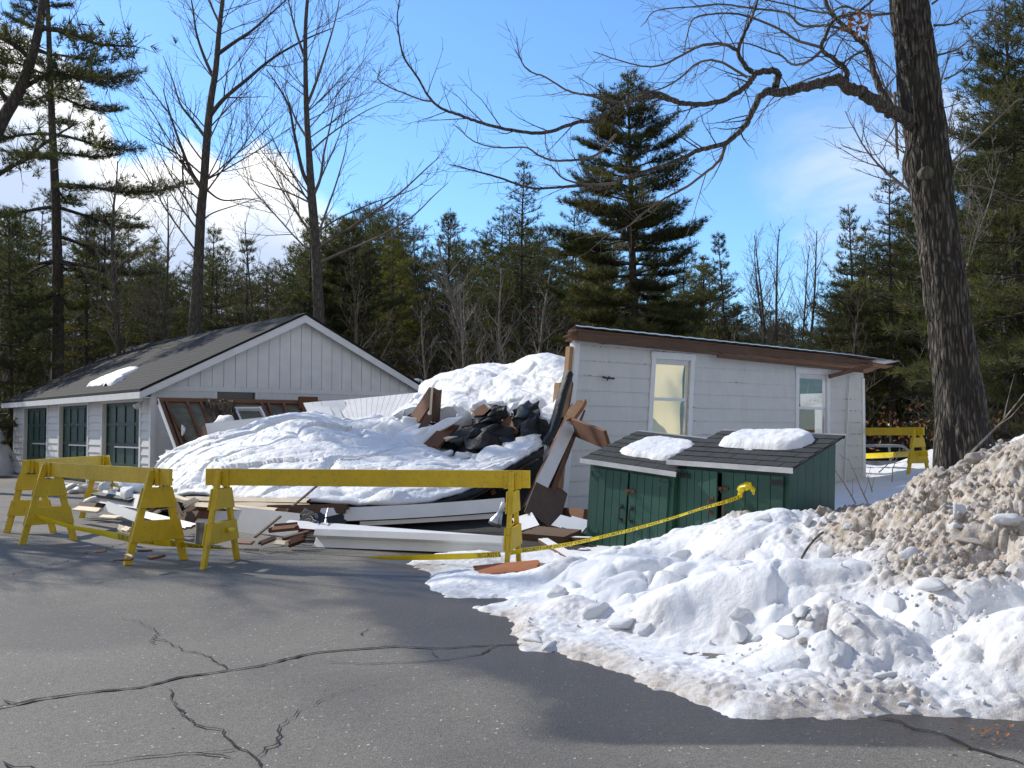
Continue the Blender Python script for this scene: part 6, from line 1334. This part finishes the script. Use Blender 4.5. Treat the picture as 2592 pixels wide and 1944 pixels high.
    limb('branch', [z8(1410,430,13.5), z8(1415,560,13.4), z8(1420,690,13.4), z8(1425,720,13.4)], .022, .018, .2, 2, (.1,.2))
    limb('branch', [z8(1425,560,13.5), z8(1380,640,13.4), z8(1330,720,13.3), z8(1200,690,13.2)], .009, .004, .8, 3, (.15,.4))
    kn = MB(); kc = P(*Z8(1565,805), D-.235); kn.tube([kc+Vector((0,.12,0)), kc, kc+Vector((0,-.02,0))], [.10,.09,.07], 14); part('knot_scar', kn, BARK, t, loc, smooth=True)
    lf = MB()
    for k in range(26):
        c = z8(1250+rng.gauss(0,40), 120+rng.gauss(0,30), 12.6+rng.gauss(0,.2)); R = Euler((rng.uniform(0,6),rng.uniform(0,6),0)).to_matrix(); lf.add([c+R @ Vector(q) for q in ((0,0,0),(.05,.03,.015),(.12,0,0),(.05,-.03,.015))], [(0,1,2,3)])
    part('leaves', lf, LEAF, t, loc)
build_oak()

# --- tall bare trees over the garage
def tall_tree(label, D, trunk, limbs, seed, loc_px, side=1):
    rng = random.Random(seed); b = Q(*loc_px, D); loc = (b.x, D, 0); t = thing('bare_tree', label, 'tree', loc); mb = MB(); ctr = catmull([tuple(Q(x, y, D)) for x, y, w in trunk], 60); rad = catmull([(w*1024/2212*D/F/2,) for x, y, w in trunk], 60)[:,0]; mb.tube([Vector(c) for c in ctr], list(rad*.66), 12, 0, False); part('trunk', mb, BARK, t, loc, smooth=True)
    for pts, r0 in limbs:
        mb = MB(); c = catmull([tuple(Q(x, y, D+dd)) for x, y, dd in pts], len(pts)*5); n = len(c); rr = [r0*(1-.82*k/(n-1)) for k in range(n)]; mb.tube([Vector(q) for q in c], rr, 7, 0, False); L = float(np.linalg.norm(np.diff(c, axis=0), axis=1).sum())
        for k in range(int(L*1.7)):
            tt = .15+.85*rng.random(); f = tt*(n-1); i = min(int(f), n-2); q = Vector(c[i]).lerp(Vector(c[i+1]), f-i); d = (Vector(c[i+1])-Vector(c[i])).normalized(); nd = Matrix.Rotation(math.radians(rng.uniform(25,50)), 3, d.cross(rvec(rng)).normalized()) @ d; grow(mb, rng, q, nd, rng.uniform(.7,2.0)*(1.2-.5*tt), max(.009, rr[i]*.4), 2, 3, .4, .2, .9, 0, .0065)
        part('branch', mb, BARK if r0 > .06 else TWIG, t, loc)
    mb = MB(); n = 60
    for k in range(34):
        f = rng.uniform(12, 58); i = int(f); q = Vector(ctr[i]); a = math.radians(rng.uniform(35,62)); az = rng.uniform(-.9,.9)+(0 if rng.random() < (.5+.22*side) else math.pi); L = rng.uniform(1.8,5.6)*(1.15-.4*f/60)
        grow(mb, rng, q, Vector((math.cos(az)*math.sin(a), math.sin(az)*math.sin(a), math.cos(a))), L, max(.012, rad[i]*.14), 1, 3, .30, .16, .6, 0, .0065, (22,45))
    part('twigs', mb, TWIG, t, loc); return t
tall_tree('tall bare tree with a forked crown rising behind the garage roof, nearer the door bays', 35, [(412,770,46),(420,700,40),(428,580,34),(434,460,31),(440,400,28),(447,300,26),(455,220,23),(466,150,20),(474,60,16),(484,-30,13),(490,-140,9),(494,-260,5)],
    [([(438,410,0),(415,375,0),(398,335,-.3),(380,285,-.6),(362,230,-.8),(352,190,-1)],.075), ([(398,335,-.3),(395,380,0),(408,460,.2)],.05), ([(446,300,0),(418,262,.3),(390,225,.5),(372,170,.8),(352,120,1.1)],.06), ([(450,255,0),(482,215,-.4),(535,170,-.8),(590,125,-1.2),(660,85,-1.5),(720,60,-1.8)],.085), ([(462,170,0),(440,120,.4),(424,70,.6),(415,10,.8),(400,-60,1)],.065), ([(466,120,0),(505,92,-.5),(545,65,-.8),(590,25,-1.1),(640,-20,-1.4)],.075), ([(440,405,0),(480,432,.5),(540,430,.9),(590,446,1.2)],.04), ([(434,480,0),(460,460,.6),(520,440,1),(580,420,1.4)],.035), ([(474,50,0),(455,10,.3),(430,-50,.6)],.05), ([(440,380,0),(380,330,1),(320,300,1.6),(270,265,2)],.035)], 21, (412,740), 0)
tall_tree('tall bare tree with long upswept side branches standing behind the garage ridge', 33, [(690,760,40),(689,690,36),(684,580,32),(678,480,30),(673,420,28),(668,340,22),(662,240,18),(660,150,15),(660,60,13),(666,-30,10),(672,-140,7),(678,-260,4)],
    [([(672,410,0),(655,375,0),(644,330,-.2),(634,280,-.4),(624,230,-.6),(600,185,-.8),(575,150,-1)],.075), ([(676,425,0),(692,385,.2),(700,330,.4),(716,260,.6),(730,190,.8)],.06), ([(684,540,0),(720,515,-.5),(790,470,-1),(860,420,-1.5),(920,365,-2),(948,340,-2.2)],.055), ([(684,570,0),(740,545,.4),(820,510,.8),(890,468,1.2),(940,420,1.6),(968,395,1.8)],.05), ([(684,520,0),(700,470,0),(725,400,.2),(745,330,.4),(752,290,.5)],.045), ([(662,230,0),(682,180,-.3),(705,110,-.6),(725,40,-.9),(740,-40,-1.2)],.055), ([(660,130,0),(640,70,.3),(625,10,.5),(612,-60,.7)],.05), ([(664,300,0),(640,260,.6),(622,215,1),(606,170,1.3)],.045), ([(668,330,0),(720,285,.8),(790,240,1.3),(850,215,1.8)],.035), ([(674,440,0),(620,415,1),(560,395,1.6),(500,370,2.1)],.035), ([(680,505,0),(735,470,1),(815,435,1.6),(890,410,2),(950,370,2.3)],.035)], 33, (690,720), .6)
def px_tree(label, px, D, toppx, seed, r, dens=1.0, first=.3, lean=(0,0), mat=BARK, spread=(30,52), group=None, maxl=3):
    H = P(px, toppx, D).z; tb, bb = bare_tree(seed, H, r, maxl, dens, first, lean, spread); x = P(px, 430, D).x; t = thing('bare_tree', label, 'tree', (x, D, terrain_z(np.array([x]), np.array([D]))[0]), (0,0,0), group); part('trunk', tb, mat, t, smooth=True); part('branches', bb, TWIG if mat is not PALEBARK else mat, t); return t
px_tree('slim bare tree between the big pine and the forked tree', 124, 36, 150, 5, .13, .9, .35, (.06,0))
px_tree('thin leaning bare tree just beside the forked tree', 152, 37, 190, 6, .10, .9, .3, (.09,.0))
def spreading_tree():
    D = 48; x = P(785,430,D).x; H = P(785,192,D).z; tb, bb = MB(), MB()
    for k, (l, hh, r) in enumerate(((-.20,.93,.11),(.02,1.0,.13),(.20,.95,.11),(-.08,.9,.08),(.11,.9,.08))):
        a_, b_ = bare_tree(70+k, H*hh, r, 3, .8, .32, (l,0), (20,42)); tb.add(a_.v, a_.f); bb.add(b_.v, b_.f)
    t = thing('bare_tree', 'spreading many-stemmed bare tree against the sky beyond the shed roof', 'tree', (x, D, -.9)); part('trunk', tb, BARK, t, smooth=True); part('branches', bb, TWIG, t)
spreading_tree()
px_tree('slim dark tree trunk directly behind the oak trunk', 952, 21, -60, 8, .17, .8, .55, (-.10,0))
px_tree('crooked grey tree leaning left above the snow slope', 493, 42, 225, 9, .2, 1.2, .35, (-.22,0), PALEBARK)
px_tree('pale slim tree standing straight above the snow slope', 503, 40, 262, 10, .10, .9, .4, (.04,0), PALEBARK)
px_tree('pale forked sapling just outside the shed roof corner', 549, 41, 255, 12, .13, 1.2, .3, (-.03,0), PALEBARK)
px_tree('pale thin trunk in the wood beyond the oak', 995, 27, 40, 13, .10, .8, .4, (-.07,0), PALEBARK)
px_tree('bare sapling in front of the wood past the oak', 1012, 31, 130, 14, .10, 1.0, .25, (-.05,0), PALEBARK)
px_tree('young bare tree in front of the olive pines, close to the garage ridge', 352, 38, 250, 15, .08, 1.2, .2, (.10,0))
px_tree('slender bare tree left of the olive pines, rising behind the gable', 268, 38, 215, 16, .07, 1.1, .2, (-.08,0))
px_tree('dark bare tree beside the large pine, over the shed roof', 590, 45, 240, 17, .14, 1.1, .3)
px_tree('brown bushy bare tree over the middle of the shed roof', 715, 44, 290, 18, .10, 1.4, .15)
px_tree('brown twiggy tree near the end of the shed roof', 845, 40, 262, 19, .10, 1.3, .2)
# --- pines that show their form
def pp(label, px, D, toppx, Rpx, seed, **kw):
    H = P(px, toppx, D).z; x = P(px, 430, D).x; mat = kw.pop('mat', NEED); lean = kw.pop('lean', (0,0)); spec = dict(seed=seed, H=H, R=Rpx*1.32*D/F); spec.update(kw); return pine_thing(label, spec, (x, D, 0), seed % 6, mat, lean=lean)
pp('large dark pine with broad level tiers standing behind the shed', 640, 40, 68, 102, 3, base=.10, whorl=.58, dens=1.25, size=.22, r0=.26, shape=.72, nb=(4,6))
pp('tall pine with a bare lower trunk and heavy dark plates, rising out of the picture', 57, 38, -120, 100, 4, base=.30, whorl=1.0, dens=1.0, size=.22, r0=.27, shape=.55, nb=(4,6), sparse=.30)
pp('slender pine with a narrow top beside the large dark pine', 523, 46, 158, 58, 5, base=.15, whorl=.6, dens=.9, size=.20, sparse=.1)
pp('tall dense pine at the picture edge beyond the oak', 1020, 30, -10, 78, 6, base=.12, whorl=.6, dens=1.0, size=.22, shape=.6)
pp('feathery pine near the oak trunk, ending below the clouds', 893, 47, 168, 48, 7, base=.3, whorl=.6, dens=.85, size=.20)
pp('small pine peeking up next to the bare spreading tree', 733, 50, 236, 42, 8, base=.1, dens=.9)
pp('pointed pine behind the forked bare tree', 208, 46, 226, 45, 9, base=.1, dens=.9); pp('low spreading pine right of the forked bare tree', 243, 48, 242, 48, 10, base=.12, dens=.9)
pp('pine just left of the upswept bare tree', 305, 44, 212, 40, 11, base=.12, dens=.9); pp('dark round-topped pine right of the upswept bare tree', 341, 44, 218, 46, 12, base=.12, dens=1.3, nb=(5,8), whorl=.42, shape=.5)
pp('olive-yellow pine left of the snow slope', 400, 47, 232, 48, 13, base=.06, mat=NEED2, dens=1.0); pp('narrow pine top rising among bare twigs', 447, 48, 212, 40, 14, base=.1, dens=.8, sparse=.15); pp('young yellow-green pine low above the snow slope', 462, 40, 338, 30, 15, base=.02, mat=NEED2, whorl=.4)
pp('pine behind the bare spreading tree, near the oak', 855, 47, 205, 42, 16, base=.25); pp('pine crowded beside the tall trunk at the picture edge', 10, 36, 210, 60, 17, base=.08, dens=1.0)
pp('broad pine close by the tall trunk with dark plates', 85, 40, 218, 55, 18, base=.08, dens=1.0)
# crooked tree leaning into the frame beyond its edge, and the trees whose shade falls across the lot
def lean_tree():
    D = 26; loc = (P(-60,430,D).x, D, 0); t = thing('leaning_tree', 'dark crooked tree leaning in from the picture edge with a needled head', 'tree', loc); mb = MB(); c = catmull([tuple(Q(x, y, D)) for x, y in ((-190,930),(-120,640),(-50,400),(0,270),(40,200),(70,120),(90,20),(95,-100))], 40); mb.tube([Vector(q) for q in c], [.24-.17*k/39 for k in range(40)], 9, 0, False); part('trunk', mb, PINEBARK, t, loc, smooth=True); mb = MB(); rng = random.Random(3); pos, dr = [], []
    for pts in ([(-60,420),(0,375),(50,345),(110,300),(160,270)], [(20,230),(-20,150),(-30,60)], [(70,130),(20,90),(-40,70),(-90,60)], [(90,60),(150,70),(210,95),(290,100)], [(50,190),(110,160),(180,170)]):
        cc = catmull([tuple(Q(x, y, D+rng.uniform(-.4,.4))) for x, y in pts], 16); mb.tube([Vector(q) for q in cc], [.075-.055*k/15 for k in range(16)], 6, 0, False)
        for k in range(4, 16):
            for _ in range(9): 
                q = Vector(cc[k])+rvec(rng)*.32*Vector((1.3,1,.45)); pos.append(tuple(q)); dr.append(tuple(rvec(rng)*.5+Vector((0,0,.6))))
        for k in range(14): grow(mb, rng, Vector(cc[rng.randint(3,15)]), rvec(rng)+Vector((.3,0,.2)), rng.uniform(.5,1.3), .014, 2, 3, .2, .3, .8, 0, .006)
    part('branches', mb, PINEBARK, t, loc); V = tufts_mesh(pos, dr, [.28]*len(pos), np.random.RandomState(2)); link('crown', needles_mesh('crown', V-np.array(loc), NEED), t)
lean_tree()
tb, bb = bare_tree(71, 15, .22, 3, 1.0, .35, (0,0)); t = thing('bare_tree', 'bare tree outside the picture whose shade lies across the lot', 'tree', (-14.4,17.9,0)); part('trunk', tb, BARK, t); part('branches', bb, TWIG, t)
tb, lb, V = pine(seed=35, H=15, R=2.2, base=.45, whorl=.8, dens=.8, size=.21, sparse=.3, shape=.6); t = thing('pine_tree', 'pine outside the picture shading the barricade by the garage', 'tree', (-17.5,22.5,0)); part('trunk', tb, PINEBARK, t); part('limbs', lb, PINEBARK, t); link('crown', needles_mesh('crown', V, NEED), t)

# --- the wood: shared meshes, each tree its own object
PM = []
for k in range(6):
    tb, lb, V = pine(seed=100+k, H=11, R=(3.3,3.9,2.8,3.5,4.0,3.0)[k], base=(.15,.28,.35,.10,.25,.4)[k], whorl=.62, dens=.72, size=.22, sparse=(.05,.15,.2,0,.1,.2)[k], shape=(.8,.7,.9,.75,.65,.8)[k], blunt=.16); PM.append(joined_mesh('wood_pine', tb, lb, V, PINEBARK, NEED2 if k == 3 else NEED))
BMs = []
for k in range(5):
    tb, bb = bare_tree(200+k, 9, .09, 3, .8, .2, (0,0), (25,50), rmin=.008); BMs.append(joined_mesh('wood_bare_tree', tb, bb, None, BARK if k % 2 else PALEBARK, TWIG))
rng = random.Random(55); placed = []
def put(me, name, label, cat, group, x, y, s):
    o = link(name, me); o.location = (x, y, float(terrain_z(np.array([x]), np.array([y]))[0])-.1); o.scale = (s*rng.uniform(.85,1.15), s*rng.uniform(.85,1.15), s); o.rotation_euler = (0, 0, rng.uniform(0,6.28)); tag(o, label, cat, group)
def clear(px, y): return not (15 < px < 420 and y < 41) and not (690 < px < 900 and y < 40) and not (835 < px < 945 and y < 52)
n = 0
while n < 200:
    y = rng.uniform(41, 82); px = rng.uniform(-90, 1110); x = (px-512)/F*y
    if not clear(px, y) or any((x-a)**2+(y-b)**2 < 2.2 for a, b in placed): continue
    cap = np.interp(px, [-100,0,120,200,250,300,360,420,480,560,640,700,735,750,830,850,900,960,1024,1110], [205,215,250,268,268,240,230,230,232,236,245,262,275,318,312,240,210,120,50,30])
    hmax = (430-cap)*y/F+1.45; H = min(hmax*rng.uniform(.75,1.04), 17)
    if px > 940: H = hmax*rng.uniform(.55,1.0)
    placed.append((x, y)); put(PM[rng.choice((0,0,1,1,2,3,4,5))], 'wood_pine', 'pine among the dense pines of the wood behind the buildings', 'tree', 'pines of the wood', x, y, H/11); n += 1
n = 0
while n < 190:
    y = rng.uniform(36, 66); px = rng.uniform(-60, 1090); x = (px-512)/F*y
    if not clear(px, y): continue
    cap = np.interp(px, [0,200,420,560,700,850,950,1090], [250,268,262,285,300,290,200,150]); H = ((430-cap)*y/F+1.45)*rng.uniform(.55,1.0)
    put(BMs[rng.randrange(5)], 'wood_bare_tree', 'leafless tree among the bare trees of the wood', 'tree', 'bare trees of the wood', x, y, H/9); n += 1
for i in range(16):                                                        # closer trees past the oak
    y = rng.uniform(26, 42); px = rng.uniform(955, 1110); x = (px-512)/F*y; H = rng.uniform(6, 14)
    if i % 2: put(BMs[rng.randrange(5)], 'wood_bare_tree', 'leafless tree among the bare trees of the wood', 'tree', 'bare trees of the wood', x, y, H/9)
    else: put(PM[rng.choice((0,1,2,4))], 'wood_pine', 'pine among the dense pines of the wood behind the buildings', 'tree', 'pines of the wood', x, y, H/11)
# undergrowth: a tangle of brown stems no one could count
def undergrowth():
    mb = MB(); rng = random.Random(9)
    for i in range(3600):
        y = rng.uniform(37, 62); px = rng.uniform(-60, 1090)
        if rng.random() < .25 and (px > 860): y = rng.uniform(29, 40)
        x = (px-512)/F*y
        if not clear(px, y): y += 6
        if 835 < px < 945 and y < 50: continue
        z = float(terrain_z(np.array([x]), np.array([y]))[0]); H = rng.uniform(.8, 4.2)*(1.7 if y > 40 and rng.random() < .4 else 1); d = (rvec(rng)*.35+Vector((0,0,1))).normalized(); p = Vector((x, y, z)); pts = [p]
        for k in range(4): d = (d+rvec(rng)*.16).normalized(); pts.append(pts[-1]+d*H/4)
        mb.tube(pts, [.016,.013,.010,.008,.005], 3, 0, False)
        for k in range(8):
            j = rng.randint(1, 3); q = pts[j].lerp(pts[j+1], rng.random()); e = (d+rvec(rng)*.55).normalized(); m = q+e*rng.uniform(.25,.9); mb.tube([q, m, m+(e+rvec(rng)*.4).normalized()*rng.uniform(.2,.6)], [.008,.006,.004], 3, 0, False)
    tag(link('undergrowth', mb.mesh('undergrowth', TWIG)), kind='stuff')
undergrowth()
lf = MB(); rng2 = random.Random(4)
for i in range(240):
    y = rng2.uniform(28, 38); px = rng2.choice((rng2.uniform(865, 960), rng2.uniform(990, 1060))); z = rng2.uniform(1.35, 2.2)+(.3 if px > 990 else -.2); c = Vector(((px-512)/F*y, y, z+.4*math.sin(px*.2))); R = Euler((rng2.uniform(0,6),rng2.uniform(0,6),0)).to_matrix(); lf.add([c+R @ Vector(q)*1.2 for q in ((0,0,0),(.05,.03,.01),(.12,0,0),(.05,-.03,.01))], [(0,1,2,3)])
tag(link('dead_leaves', lf.mesh('dead_leaves', LEAF)), kind='stuff')
# bare shoots on the snow by the shed end and in front of the oak
def shoot(label, base, d, L, seed, r=.011, mat=TWIG):
    rng = random.Random(seed); mb = MB(); grow(mb, rng, base, d, L, r, 1, 2, .1, .25, .8, 0, .004, (25,50)); return single('bare_shoot', mb, mat, label, 'sapling', tuple(base), 'bare shoots on the snow')
for i, (a, b, D, lb) in enumerate([((1760,960),(1890,1190),15.0,'bare dark shoot leaning left in the snow beside the shed end'), ((1900,900),(1960,1180),15.2,'bare dark shoot leaning left, nearer the oak than the first'), ((2150,850),(2030,1000),16.0,'fine upright shoot below the distant yellow barricade'), ((2060,820),(2110,1060),15.5,'fine shoot rising before the white car'), ((1950,1000),(1990,1120),14.8,'short bare shoot in the snow near the sandy heap')]):
    p0, p1 = P(*Z4(*b), D), P(*Z4(*a), D); shoot(lb, p0, p1-p0, (p1-p0).length, 300+i)
p0 = P(*Z6(1235,155), 8.6); shoot('pale crooked twig standing out of the sandy heap before the oak', p0, P(*Z6(1390,10), 8.7)-p0, 1.15, 311, .012, PALEBARK)
# scattered leaves at the asphalt corner
lf = MB()
for i in range(34):
    g = G(rng2.gauss(990, 20), rng2.gauss(737, 8)); R = Euler((rng2.uniform(-.4,.4),rng2.uniform(-.4,.4),rng2.uniform(0,6))).to_matrix(); s = rng2.uniform(.2,.5); lf.add([g+Vector((0,0,.018))+R @ Vector(q)*s for q in ((0,0,0),(.03,.025,.01),(.08,0,0),(.03,-.025,.01))], [(0,1,2,3)])
for i in range(40):
    g = G(rng2.uniform(0,1000), rng2.uniform(560,760)); R = Euler((0,0,rng2.uniform(0,6))).to_matrix(); s = rng2.uniform(.15,.4); lf.add([g+Vector((0,0,.014))+R @ Vector(q)*s for q in ((0,0,0),(.03,.02,.006),(.08,0,0),(.03,-.02,.006))], [(0,1,2,3)])
tag(link('fallen_leaves', lf.mesh('fallen_leaves', LEAF)), kind='stuff')
